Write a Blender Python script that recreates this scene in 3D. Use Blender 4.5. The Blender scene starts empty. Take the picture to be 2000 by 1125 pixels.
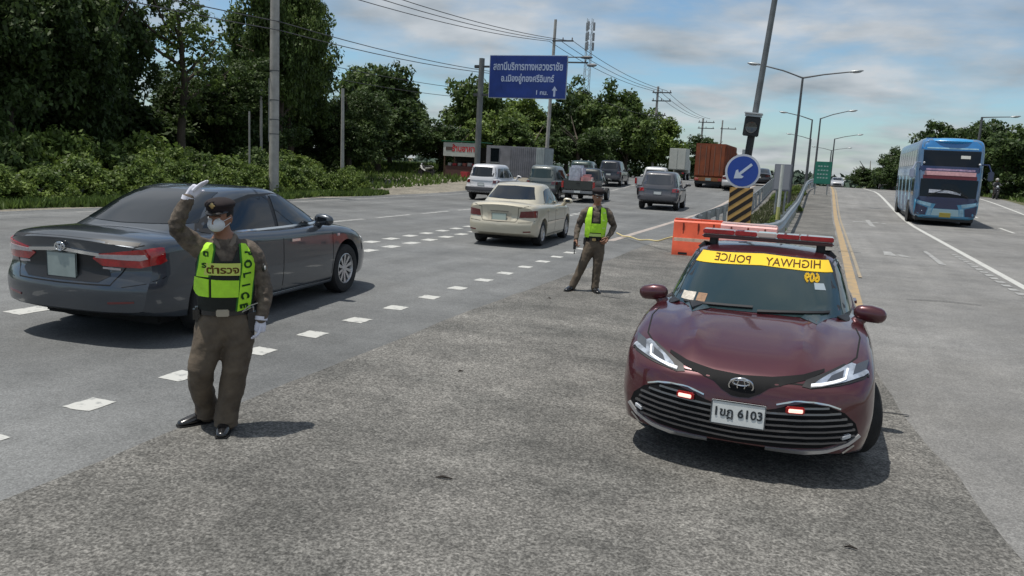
import bpy, bmesh, math, random
import numpy as np
from mathutils import Vector, Matrix, Euler
from mathutils.bvhtree import BVHTree
from mathutils.geometry import delaunay_2d_cdt
R = math.radians
PI = math.pi
SC = bpy.context.scene
COL = SC.collection
random.seed(7)
rng = np.random.default_rng(11)

# ------------------------------------------------------------------ camera
cam_d = bpy.data.cameras.new('camera')
cam_o = bpy.data.objects.new('camera', cam_d)
COL.objects.link(cam_o)
cam_d.sensor_width = 36.0
cam_d.lens = 36.0 * 1540.0 / 2000.0
cam_d.clip_start = 0.05
cam_d.clip_end = 6000.0
PITCH, YAW, ROLL = R(9.1477), R(20.918), R(2.9)
cam_o.matrix_world = (Matrix.Translation((0, 0, 2.0)) @ Matrix.Rotation(YAW, 4, 'Z')
                      @ Matrix.Rotation(R(90) - PITCH, 4, 'X') @ Matrix.Rotation(ROLL, 4, 'Z'))
SC.camera = cam_o

# ------------------------------------------------------------------ sky, sun, exposure
SUN_ELEV, SUN_AZ = 74.0, 242.0          # azimuth clockwise from +Y
world = bpy.data.worlds.new('World')
SC.world = world
world.use_nodes = True
wn, wl = world.node_tree.nodes, world.node_tree.links
wn.clear()
w_out = wn.new('ShaderNodeOutputWorld')
w_bg = wn.new('ShaderNodeBackground')
w_bg.inputs['Strength'].default_value = 0.12
sky = wn.new('ShaderNodeTexSky')
sky.sky_type = 'NISHITA'
sky.sun_disc = False
sky.sun_elevation = R(SUN_ELEV)
sky.sun_rotation = R(SUN_AZ)
sky.air_density = 1.0
sky.dust_density = 0.6
sky.ozone_density = 2.5


def wnode(t, **kw):
    n = wn.new(t)
    for k, v in kw.items():
        setattr(n, k, v)
    return n


tc = wnode('ShaderNodeTexCoord')
sep = wnode('ShaderNodeSeparateXYZ')
wl.new(tc.outputs['Generated'], sep.inputs[0])


def wmath(op, a, b=None, c=None):
    n = wnode('ShaderNodeMath', operation=op)
    for i, v in enumerate((a, b, c)):
        if v is None:
            continue
        if isinstance(v, (int, float)):
            n.inputs[i].default_value = v
        else:
            wl.new(v, n.inputs[i])
    return n.outputs[0]


def wramp(fac, stops):
    n = wnode('ShaderNodeValToRGB')
    el = n.color_ramp.elements
    while len(el) < len(stops):
        el.new(0.5)
    for e, (p, c) in zip(el, stops):
        e.position = p
        e.color = (c, c, c, 1) if isinstance(c, (int, float)) else (*c, 1)
    wl.new(fac, n.inputs[0])
    return n.outputs[0]


zc = wmath('MAXIMUM', sep.outputs[2], 0.0)
den = wmath('ADD', zc, 0.16)
cx = wmath('DIVIDE', sep.outputs[0], den)
cy = wmath('DIVIDE', sep.outputs[1], den)
comb = wnode('ShaderNodeCombineXYZ')
wl.new(cx, comb.inputs[0])
wl.new(cy, comb.inputs[1])
cn = wnode('ShaderNodeTexNoise')
cn.inputs['Scale'].default_value = 1.25
cn.inputs['Detail'].default_value = 10
cn.inputs['Roughness'].default_value = 0.56
cn.inputs['Distortion'].default_value = 0.25
wl.new(comb.outputs[0], cn.inputs['Vector'])
cn2 = wnode('ShaderNodeTexNoise')
cn2.inputs['Scale'].default_value = 0.45
cn2.inputs['Detail'].default_value = 3
wl.new(comb.outputs[0], cn2.inputs['Vector'])
cmix = wmath('ADD', wmath('MULTIPLY', cn.outputs[0], 0.62), wmath('MULTIPLY', cn2.outputs[0], 0.38))
cmix = wmath('ADD', cmix, wmath('MULTIPLY', wmath('MAXIMUM', wmath('SUBTRACT', sep.outputs[2], 0.35), 0.0), 0.10))  # adds extra unseen cloud high overhead, to brighten reflections on the car tops
cmask = wramp(cmix, [(0.42, 0.0), (0.56, 0.90)])
cn3 = wnode('ShaderNodeTexNoise')
cn3.inputs['Scale'].default_value = 2.2
cn3.inputs['Detail'].default_value = 7
wl.new(comb.outputs[0], cn3.inputs['Vector'])
ccol = wramp(wmath('ADD', wmath('MULTIPLY', cn3.outputs[0], 0.6), wmath('MULTIPLY', cmix, 0.4)),
             [(0.38, (2.3, 2.65, 2.95)), (0.60, (4.7, 4.9, 5.1))])
wmixn = wnode('ShaderNodeMix', data_type='RGBA')
wl.new(cmask, wmixn.inputs['Factor'])
stint = wnode('ShaderNodeVectorMath', operation='MULTIPLY')
wl.new(sky.outputs[0], stint.inputs[0])
stint.inputs[1].default_value = (0.74, 0.88, 0.93)
wl.new(stint.outputs[0], wmixn.inputs['A'])
wl.new(ccol, wmixn.inputs['B'])
wl.new(wmixn.outputs['Result'], w_bg.inputs['Color'])
wl.new(w_bg.outputs[0], w_out.inputs[0])

sun_d = bpy.data.lights.new('sun', 'SUN')
sun_d.energy = 3.9
sun_d.angle = R(0.6)
sun_d.color = (1.0, 0.955, 0.88)
sun_o = bpy.data.objects.new('sun', sun_d)
COL.objects.link(sun_o)
_a, _e = R(SUN_AZ), R(SUN_ELEV)
_to = Vector((math.sin(_a) * math.cos(_e), math.cos(_a) * math.cos(_e), math.sin(_e)))
sun_o.rotation_euler = _to.to_track_quat('Z', 'Y').to_euler()
sun_o.location = _to * 60

SC.view_settings.view_transform = 'Standard'
SC.view_settings.look = 'None'
SC.view_settings.exposure = 0.10
SC.view_settings.gamma = 1.0
SC.view_settings.use_curve_mapping = False


# ------------------------------------------------------------------ ground profile: flat, then a low crest
def gz(Y):
    if Y < 38:
        return 0.0
    if Y < 72:
        t = (Y - 38) / 34
        return t * t * (3 - 2 * t)
    if Y < 90:
        return 1.0
    return max(1 - 4 * min(1, (Y - 90) / 300), -3)


# ------------------------------------------------------------------ materials
MATS = {}


def mat(name, col, rough=0.6, metal=0.0, var=0.0, vscale=3.0, bump=0.0, bscale=40.0, coat=0.0,
        col2=None, emit=None, emit_s=0.0, spec=0.5, alpha=None, vdetail=4, island=0.0, trans=0.0, r0=0.33, r1=0.67):
    if name in MATS:
        return MATS[name]
    m = bpy.data.materials.new(name)
    m.use_nodes = True
    nt = m.node_tree
    b = nt.nodes['Principled BSDF']
    b.inputs['Base Color'].default_value = (*col, 1)
    b.inputs['Roughness'].default_value = rough
    b.inputs['Metallic'].default_value = metal
    b.inputs['Specular IOR Level'].default_value = spec
    b.inputs['Coat Weight'].default_value = coat
    b.inputs['Coat Roughness'].default_value = 0.04
    if emit:
        b.inputs['Emission Color'].default_value = (*emit, 1)
        b.inputs['Emission Strength'].default_value = emit_s
    t = nt.nodes.new('ShaderNodeTexCoord')
    vec = t.outputs['Object']
    last = None
    if var > 0 or col2:
        n = nt.nodes.new('ShaderNodeTexNoise')
        n.inputs['Scale'].default_value = vscale
        n.inputs['Detail'].default_value = vdetail
        n.inputs['Roughness'].default_value = 0.62
        nt.links.new(vec, n.inputs['Vector'])
        rp = nt.nodes.new('ShaderNodeValToRGB')
        c2 = col2 if col2 else tuple(c * (1 - var) for c in col)
        c1 = col if col2 else tuple(min(1, c * (1 + var)) for c in col)
        rp.color_ramp.elements[0].position = r0
        rp.color_ramp.elements[0].color = (*c2, 1)
        rp.color_ramp.elements[1].position = r1
        rp.color_ramp.elements[1].color = (*c1, 1)
        nt.links.new(n.outputs[0], rp.inputs[0])
        last = rp.outputs[0]
    if island > 0:
        g = nt.nodes.new('ShaderNodeNewGeometry')
        mr = nt.nodes.new('ShaderNodeMapRange')
        mr.inputs['To Min'].default_value = 1 - island
        mr.inputs['To Max'].default_value = 1 + island
        nt.links.new(g.outputs['Random Per Island'], mr.inputs[0])
        mx = nt.nodes.new('ShaderNodeVectorMath')
        mx.operation = 'SCALE'
        if last:
            nt.links.new(last, mx.inputs[0])
        else:
            mx.inputs[0].default_value = col
        nt.links.new(mr.outputs[0], mx.inputs['Scale'])
        last = mx.outputs[0]
    if last:
        nt.links.new(last, b.inputs['Base Color'])
    if bump > 0:
        n2 = nt.nodes.new('ShaderNodeTexNoise')
        n2.inputs['Scale'].default_value = bscale
        n2.inputs['Detail'].default_value = 5
        nt.links.new(vec, n2.inputs['Vector'])
        bp = nt.nodes.new('ShaderNodeBump')
        bp.inputs['Strength'].default_value = bump
        bp.inputs['Distance'].default_value = 0.02
        nt.links.new(n2.outputs[0], bp.inputs['Height'])
        nt.links.new(bp.outputs[0], b.inputs['Normal'])
    if trans > 0:
        tr = nt.nodes.new('ShaderNodeBsdfTranslucent')
        if last:
            nt.links.new(last, tr.inputs[0])
        else:
            tr.inputs[0].default_value = (*col, 1)
        ms = nt.nodes.new('ShaderNodeMixShader')
        ms.inputs[0].default_value = trans
        out = nt.nodes['Material Output']
        nt.links.new(b.outputs[0], ms.inputs[1])
        nt.links.new(tr.outputs[0], ms.inputs[2])
        nt.links.new(ms.outputs[0], out.inputs[0])
    MATS[name] = m
    return m


def asphalt(name, dark, light, grain, blotch, tint=(1, 1, 1), rough=0.85, contrast=0.5, streak=0.0, bump=0.35, cross=0.0):
    m = bpy.data.materials.new(name)
    m.use_nodes = True
    nt = m.node_tree
    N, Lk = nt.nodes, nt.links
    b = N['Principled BSDF']
    b.inputs['Roughness'].default_value = rough
    b.inputs['Specular IOR Level'].default_value = 0.35
    t = N.new('ShaderNodeTexCoord')
    v = t.outputs['Object']

    def noise(scale, detail=3, rgh=0.6, vec=None):
        n = N.new('ShaderNodeTexNoise')
        n.inputs['Scale'].default_value = scale
        n.inputs['Detail'].default_value = detail
        n.inputs['Roughness'].default_value = rgh
        Lk.new(vec or v, n.inputs['Vector'])
        return n.outputs[0]

    def mr(x, a, bb, c, d):
        n = N.new('ShaderNodeMapRange')
        for i, q in enumerate((a, bb, c, d)):
            n.inputs[i + 1].default_value = q
        Lk.new(x, n.inputs[0])
        return n.outputs[0]

    def mul(x, y):
        n = N.new('ShaderNodeMath')
        n.operation = 'MULTIPLY'
        for i, q in enumerate((x, y)):
            if isinstance(q, float):
                n.inputs[i].default_value = q
            else:
                Lk.new(q, n.inputs[i])
        return n.outputs[0]
    g1 = mr(noise(grain, 2, 0.7), 0.38, 0.62, 1 - contrast, 1 + contrast)
    vo = N.new('ShaderNodeTexVoronoi')
    vo.inputs['Scale'].default_value = grain * 0.8
    Lk.new(v, vo.inputs['Vector'])
    sv = N.new('ShaderNodeSeparateColor')
    Lk.new(vo.outputs['Color'], sv.inputs[0])
    g2 = mr(sv.outputs[0], 0.0, 1.0, 1 - contrast * 0.8, 1 + contrast * 0.8)
    g3 = mr(noise(blotch, 5, 0.6), 0.3, 0.7, 0.76, 1.24)
    g4 = mr(noise(blotch * 7, 4, 0.7), 0.3, 0.7, 0.86, 1.14)
    mp = N.new('ShaderNodeMapping')
    mp.inputs['Scale'].default_value = (1.6, 0.06, 1)
    Lk.new(v, mp.inputs[0])
    g5 = mr(noise(1.0, 4, 0.6, mp.outputs[0]), 0.3, 0.7, 1 - streak, 1 + streak)
    f = mul(mul(mul(g1, g2), mul(g3, g4)), g5)
    if cross:
        mp2 = N.new('ShaderNodeMapping')
        mp2.inputs['Scale'].default_value = (.55, 3.2, 1)
        mp2.inputs['Rotation'].default_value = (0, 0, -.35)
        Lk.new(v, mp2.inputs[0])
        f = mul(f, mr(noise(1.3, 6, 0.65, mp2.outputs[0]), 0.35, 0.72, 1 - cross * .6, 1 + cross * 1.6))
    sc = N.new('ShaderNodeVectorMath')
    sc.operation = 'SCALE'
    rp = N.new('ShaderNodeMix')
    rp.data_type = 'RGBA'
    Lk.new(mr(noise(blotch * 2.3, 4), 0.35, 0.65, 0, 1), rp.inputs['Factor'])
    rp.inputs['A'].default_value = (*dark, 1)
    rp.inputs['B'].default_value = (*light, 1)
    Lk.new(rp.outputs['Result'], sc.inputs[0])
    Lk.new(f, sc.inputs['Scale'])
    Lk.new(sc.outputs[0], b.inputs['Base Color'])
    bp = N.new('ShaderNodeBump')
    bp.inputs['Strength'].default_value = bump
    bp.inputs['Distance'].default_value = 0.006
    Lk.new(mul(g1, g2), bp.inputs['Height'])
    Lk.new(bp.outputs[0], b.inputs['Normal'])
    MATS[name] = m
    return m


# ------------------------------------------------------------------ object helpers
def tag(o, label=None, cat=None, group=None, kind=None):
    if label:
        o['label'] = label
    if cat:
        o['category'] = cat
    if group:
        o['group'] = group
    if kind:
        o['kind'] = kind
    return o


def thing(name, label, cat, loc=(0, 0, 0), rz=0.0, group=None, scale=1.0):
    o = bpy.data.objects.new(name, None)
    COL.objects.link(o)
    o.location = loc
    o.rotation_euler = (0, 0, rz)
    o.scale = (scale,) * 3
    o.empty_display_size = 0.2
    return tag(o, label, cat, group)


def copy_tree(o, parent=None):
    c = o.copy()
    COL.objects.link(c)
    if parent is not None:
        c.parent = parent
    for ch in o.children:
        copy_tree(ch, c)
    return c


def link(name, me, mats, parent=None, smooth=None):
    o = bpy.data.objects.new(name, me)
    COL.objects.link(o)
    if mats is not None:
        me.materials.clear()
        for m in (mats if isinstance(mats, (list, tuple)) else [mats]):
            me.materials.append(m)
    if parent is not None:
        o.parent = parent
    if smooth is not None and len(me.polygons):
        me.polygons.foreach_set('use_smooth', [True] * len(me.polygons))
        me.set_sharp_from_angle(angle=R(smooth))
    return o


class MB:
    """collects shapes, then links them as one mesh object"""

    def __init__(s):
        s.v = []
        s.f = []
        s.m = []
        s.cur = 0

    def add(s, vs, fs, M=None):
        k = len(s.v)
        if M is not None:
            vs = [M @ Vector(p) for p in vs]
        s.v += [tuple(p) for p in vs]
        s.f += [tuple(i + k for i in f) for f in fs]
        s.m += [s.cur] * len(fs)
        return s

    def box(s, c, d, M=None, rz=0.0, taper=1.0):
        x, y, z = (q / 2 for q in d)
        vs = [Vector((sx * x * (taper if sz > 0 else 1), sy * y * (taper if sz > 0 else 1), sz * z)) for sz in (-1, 1) for sy in (-1, 1) for sx in (-1, 1)]
        T = Matrix.Translation(c) @ Matrix.Rotation(rz, 4, 'Z')
        vs = [T @ p for p in vs]
        s.add(vs, [(0, 2, 3, 1), (4, 5, 7, 6), (0, 1, 5, 4), (2, 6, 7, 3), (0, 4, 6, 2), (1, 3, 7, 5)], M)
        return s

    def bevbox(s, c, d, b=0.02, M=None, rz=0.0):
        x, y, z = (q / 2 for q in d)
        b = min(b, x * .9, y * .9, z * .9)
        bm = bmesh.new()
        bmesh.ops.create_cube(bm, size=1)
        for p in bm.verts:
            p.co = Vector((p.co.x * 2 * x, p.co.y * 2 * y, p.co.z * 2 * z))
        bmesh.ops.bevel(bm, geom=bm.edges[:], offset=b, segments=2, affect='EDGES')
        T = Matrix.Translation(c) @ Matrix.Rotation(rz, 4, 'Z')
        bm.verts.index_update()
        s.add([T @ p.co for p in bm.verts], [tuple(q.index for q in f.verts) for f in bm.faces], M)
        bm.free()
        return s

    def tube(s, pts, r, n=10, cap=True, ref=Vector((1, 0, 0)), rnd=False):
        """tube through pts; r number, list of numbers, or list of (rx, ry)"""
        pts = [Vector(p) for p in pts]
        if not isinstance(r, (list, tuple)):
            r = [r] * len(pts)
        rr = [(q, q) if not isinstance(q, (list, tuple)) else q for q in r]
        if rnd:     # rounded ends
            def endp(p, q, ra):
                d = (p - q).normalized()
                m = min(ra)
                return [(p + d * m * .5, (ra[0] * .83, ra[1] * .83)), (p + d * m * .85, (ra[0] * .5, ra[1] * .5)), (p + d * m * .98, (ra[0] * .2, ra[1] * .2))]
            a = endp(pts[0], pts[1], rr[0])[::-1]
            b = endp(pts[-1], pts[-2], rr[-1])
            pts = [q[0] for q in a] + pts + [q[0] for q in b]
            rr = [q[1] for q in a] + rr + [q[1] for q in b]
        rings = []
        for i, p in enumerate(pts):
            d = (pts[min(i + 1, len(pts) - 1)] - pts[max(i - 1, 0)])
            if d.length < 1e-9:
                d = Vector((0, 0, 1))
            d.normalize()
            rf = ref if abs(d.dot(ref)) < 0.95 else Vector((0, 1, 0))
            y = d.cross(rf).normalized()
            x = y.cross(d).normalized()
            rings.append([p + x * math.cos(2 * PI * k / n) * rr[i][0] + y * math.sin(2 * PI * k / n) * rr[i][1] for k in range(n)])
        vs = [q for ring in rings for q in ring]
        fs = []
        for i in range(len(rings) - 1):
            for k in range(n):
                a, b = i * n + k, i * n + (k + 1) % n
                fs.append((a, b, b + n, a + n))
        if cap:
            fs.append(tuple(range(n))[::-1])
            fs.append(tuple((len(rings) - 1) * n + k for k in range(n)))
        s.add(vs, fs)
        return s

    def lathe(s, prof, n=24, M=None, close=False):
        """prof: list of (radius, height) about Z"""
        vs, fs = [], []
        for r_, h in prof:
            for k in range(n):
                a = 2 * PI * k / n
                vs.append(Vector((r_ * math.cos(a), r_ * math.sin(a), h)))
        m = len(prof)
        for i in range(m - 1 + (1 if close else 0)):
            for k in range(n):
                a, b = i * n + k, i * n + (k + 1) % n
                c, d = ((i + 1) % m) * n + (k + 1) % n, ((i + 1) % m) * n + k
                fs.append((a, b, c, d))
        if not close:
            fs.append(tuple(range(n))[::-1])
            fs.append(tuple((m - 1) * n + k for k in range(n)))
        s.add(vs, fs, M)
        return s

    def ell(s, c, r, nu=14, nv=9, M=None):
        if not isinstance(r, (tuple, list)):
            r = (r, r, r)
        prof_v, fs = [], []
        vs = [Vector((0, 0, -r[2]))]
        for j in range(1, nv):
            t = -PI / 2 + PI * j / nv
            for k in range(nu):
                a = 2 * PI * k / nu
                vs.append(Vector((r[0] * math.cos(t) * math.cos(a), r[1] * math.cos(t) * math.sin(a), r[2] * math.sin(t))))
        vs.append(Vector((0, 0, r[2])))
        for k in range(nu):
            fs.append((0, 1 + (k + 1) % nu, 1 + k))
            fs.append((len(vs) - 1, 1 + (nv - 2) * nu + k, 1 + (nv - 2) * nu + (k + 1) % nu))
        for j in range(nv - 2):
            for k in range(nu):
                a, b = 1 + j * nu + k, 1 + j * nu + (k + 1) % nu
                fs.append((a, b, b + nu, a + nu))
        T = Matrix.Translation(c)
        s.add([T @ p for p in vs], fs, M)
        return s

    def prism(s, poly, h, M=None):
        """polygon in local XY (counter-clockwise), extruded 0..h in Z"""
        n = len(poly)
        vs = [Vector((p[0], p[1], 0)) for p in poly] + [Vector((p[0], p[1], h)) for p in poly]
        fs = [tuple(range(n))[::-1], tuple(range(n, 2 * n))] + [(k, (k + 1) % n, (k + 1) % n + n, k + n) for k in range(n)]
        s.add(vs, fs, M)
        return s

    def quad(s, a, b, c, d):
        s.add([a, b, c, d], [(0, 1, 2, 3)])
        return s

    def mesh(s, name):
        me = bpy.data.meshes.new(name)
        me.from_pydata(s.v, [], s.f)
        if any(s.m):
            me.polygons.foreach_set('material_index', s.m)
        me.update()
        return me

    def build(s, name, m, parent=None, smooth=35):
        return link(name, s.mesh(name), m, parent, smooth)


def text_mesh(body, size, m, name, parent, M, extrude=0.002, flip=False, align='CENTER', xs=1.0, bold=0.0):
    c = bpy.data.curves.new('tmp_text', 'FONT')
    c.body = body
    c.size = size
    c.align_x = align
    c.align_y = 'CENTER'
    c.extrude = extrude
    c.offset = bold
    c.resolution_u = 3
    o = bpy.data.objects.new('tmp_text', c)
    COL.objects.link(o)
    dg = bpy.context.evaluated_depsgraph_get()
    me = bpy.data.meshes.new_from_object(o.evaluated_get(dg))
    bpy.data.objects.remove(o)
    bpy.data.curves.remove(c)
    me.transform(Matrix.Diagonal((-xs if flip else xs, 1, 1, 1)))
    me.transform(M)
    if flip:
        me.flip_normals()
    me.name = name
    return link(name, me, m, parent)


def conform(me, bvh, axis, sgn, off=0.004):
    """drop a thin mesh (text) along an axis onto a surface"""
    ax = 'xyz'.index(axis)
    for v in me.vertices:
        o = Vector(v.co)
        d = Vector((0, 0, 0))
        d[ax] = -sgn
        st = o.copy()
        st[ax] = sgn * 8
        h = bvh.ray_cast(st, d)
        if h[0] is not None:
            v.co = h[0] + h[1] * off * (1 if h[1][ax] * sgn > 0 else -1)
    me.update()


def resample(poly, res, closed=True):
    out = []
    n = len(poly)
    for i in range(n if closed else n - 1):
        a, b = Vector(poly[i]), Vector(poly[(i + 1) % n])
        k = max(1, int((b - a).length / res + .5))
        for j in range(k):
            out.append(tuple(a.lerp(b, j / k)))
    if not closed:
        out.append(tuple(poly[-1]))
    return out


def inpoly(p, poly):
    x, y = p
    c = False
    n = len(poly)
    j = n - 1
    for i in range(n):
        xi, yi = poly[i]
        xj, yj = poly[j]
        if (yi > y) != (yj > y) and x < (xj - xi) * (y - yi) / (yj - yi) + xi:
            c = not c
        j = i
    return c


def arc_pts(cx, cy, r, a0, a1, n):
    return [(cx + r * math.cos(R(a0 + (a1 - a0) * i / n)), cy + r * math.sin(R(a0 + (a1 - a0) * i / n))) for i in range(n + 1)]


def patch(bvh, poly, axis, sgn, m, name, parent, off=0.006, thick=0.02, res=0.05, smooth=40, mesh_only=False, span=None):
    """a panel cut to a 2-D outline and wrapped on a surface; coords are the two axes other than `axis`, in xyz order"""
    ax = 'xyz'.index(axis)
    oth = [i for i in range(3) if i != ax]
    P = resample(poly, res)
    xs = [p[0] for p in P]
    ys = [p[1] for p in P]
    pts = list(P)
    nb = len(P)
    x = min(xs) + res * .5
    while x < max(xs):
        y = min(ys) + res * .5
        while y < max(ys):
            if inpoly((x, y), P):
                dmin = min((x - q[0]) ** 2 + (y - q[1]) ** 2 for q in P)
                if dmin > (res * .45) ** 2:
                    pts.append((x, y))
            y += res
        x += res
    r_ = delaunay_2d_cdt([Vector(p) for p in pts], [], [list(range(nb))], 1, 1e-5)
    v2, fs = r_[0], r_[2]
    vs, nrm = [], []
    lastc = None
    ext = None
    if span:
        ds = []
        for p in v2:
            o = [0, 0, 0]
            o[ax] = sgn * 9
            o[oth[0]], o[oth[1]] = p[0], p[1]
            d = Vector((0, 0, 0))
            d[ax] = -sgn
            h = bvh.ray_cast(Vector(o), d)
            if h[0] is not None:
                ds.append(h[0][ax] * sgn)
        ext = max(ds) if ds else None
    for p in v2:
        o = [0, 0, 0]
        o[ax] = sgn * 9
        o[oth[0]], o[oth[1]] = p[0], p[1]
        d = Vector((0, 0, 0))
        d[ax] = -sgn
        h = bvh.ray_cast(Vector(o), d)
        if span and ext is not None and (h[0] is None or h[0][ax] * sgn < ext - span):
            q = Vector(o)
            q[ax] = (ext - span * .85) * sgn
            h2 = bvh.find_nearest(q)
            vs.append(h2[0])
            nn = h2[1]
            nrm.append(nn)
            continue
        if h[0] is None:
            q = Vector(o)
            q[ax] = lastc[ax] if lastc else 0
            h2 = bvh.find_nearest(q)
            vs.append(h2[0])
            nn = h2[1]
        else:
            vs.append(h[0])
            nn = h[1]
            lastc = h[0]
        if nn[ax] * sgn < 0:
            nn = -nn
        nrm.append(nn)
    if sgn and bvh is not None:
        pass
    top = [v + n * off for v, n in zip(vs, nrm)]
    bot = [v + n * (off - thick) for v, n in zip(vs, nrm)]
    if not fs:
        return None
    # orientation
    f0 = fs[0]
    nn = (top[f0[1]] - top[f0[0]]).cross(top[f0[2]] - top[f0[0]])
    if nn[ax] * sgn < 0:
        fs = [tuple(reversed(f)) for f in fs]
    ec = {}
    for f in fs:
        for i in range(len(f)):
            ec[(f[i], f[(i + 1) % len(f)])] = 1
    bd = [(a, b) for (a, b) in ec if (b, a) not in ec]
    n = len(top)
    V = top + bot
    F = [tuple(f) for f in fs] + [(b, a, a + n, b + n) for a, b in bd]
    me = bpy.data.meshes.new(name)
    me.from_pydata([tuple(v) for v in V], [], F)
    me.update()
    if mesh_only:
        return me
    return link(name, me, m, parent, smooth)


def stroke(pts, w):
    """open polyline -> thin closed outline of width w"""
    P = [Vector(p) for p in pts]
    L_, R_ = [], []
    for i, p in enumerate(P):
        d = (P[min(i + 1, len(P) - 1)] - P[max(i - 1, 0)]).normalized()
        nrm = Vector((-d.y, d.x)) * w / 2
        L_.append(tuple(p + nrm))
        R_.append(tuple(p - nrm))
    return L_ + R_[::-1]


def crom(xs, ys, x):
    """smooth monotone-ish interpolation (Catmull-Rom on uneven knots, clamped)"""
    if x <= xs[0]:
        return ys[0]
    if x >= xs[-1]:
        return ys[-1]
    i = 0
    while x > xs[i + 1]:
        i += 1
    h = xs[i + 1] - xs[i]
    t = (x - xs[i]) / h

    def sl(k):
        if k <= 0 or k >= len(xs) - 1:
            return 0 if k > 0 and False else ((ys[min(k + 1, len(xs) - 1)] - ys[max(k - 1, 0)]) / (xs[min(k + 1, len(xs) - 1)] - xs[max(k - 1, 0)]))
        a = (ys[k] - ys[k - 1]) / (xs[k] - xs[k - 1])
        b = (ys[k + 1] - ys[k]) / (xs[k + 1] - xs[k])
        return 0 if a * b <= 0 else 2 * a * b / (a + b)
    m0, m1 = sl(i) * h, sl(i + 1) * h
    t2, t3 = t * t, t * t * t
    return (2 * t3 - 3 * t2 + 1) * ys[i] + (t3 - 2 * t2 + t) * m0 + (-2 * t3 + 3 * t2) * ys[i + 1] + (t3 - t2) * m1


def solid_eval(o, name):
    dg = bpy.context.evaluated_depsgraph_get()
    me = bpy.data.meshes.new_from_object(o.evaluated_get(dg))
    me.name = name
    return me
# ------------------------------------------------------------------ vehicles
M_TYRE = mat('tyre_rubber', (0.018, 0.018, 0.019), 0.85, var=0.3, vscale=8, bump=0.3, bscale=60)
M_RIM = mat('alloy_rim', (0.50, 0.50, 0.51), 0.35, metal=0.8)
M_BLACK = mat('black_plastic', (0.012, 0.012, 0.013), 0.5)
M_WELL = mat('wheel_well', (0.008, 0.008, 0.008), 0.95)
M_GLASS = mat('tinted_glass', (0.008, 0.011, 0.015), 0.04, spec=0.55, coat=.25)
M_GLASS2 = mat('green_glass', (0.017, 0.032, 0.034), 0.05, spec=0.5, coat=0.15)
M_CHROME = mat('chrome', (0.72, 0.73, 0.74), 0.16, metal=1.0)
M_RED = mat('red_lamp_glass', (0.34, 0.012, 0.014), 0.12, coat=1.0, var=0.35, vscale=14)
M_REDD = mat('dark_red_lamp_glass', (0.12, 0.010, 0.012), 0.15, coat=1.0)
M_CLEAR = mat('clear_lamp_glass', (0.55, 0.57, 0.60), 0.10, coat=1.0, var=0.45, vscale=16)
M_SEAM = mat('door_seam', (0.004, 0.004, 0.004), 0.9)
M_PLATEG = mat('plain_plate', (0.27, 0.32, 0.31), 0.5, var=0.1, vscale=8)
M_PLATEW = mat('white_plate', (0.62, 0.64, 0.63), 0.45, var=0.06, vscale=12)
M_DARKTXT = mat('dark_print', (0.02, 0.025, 0.03), 0.6)


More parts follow.
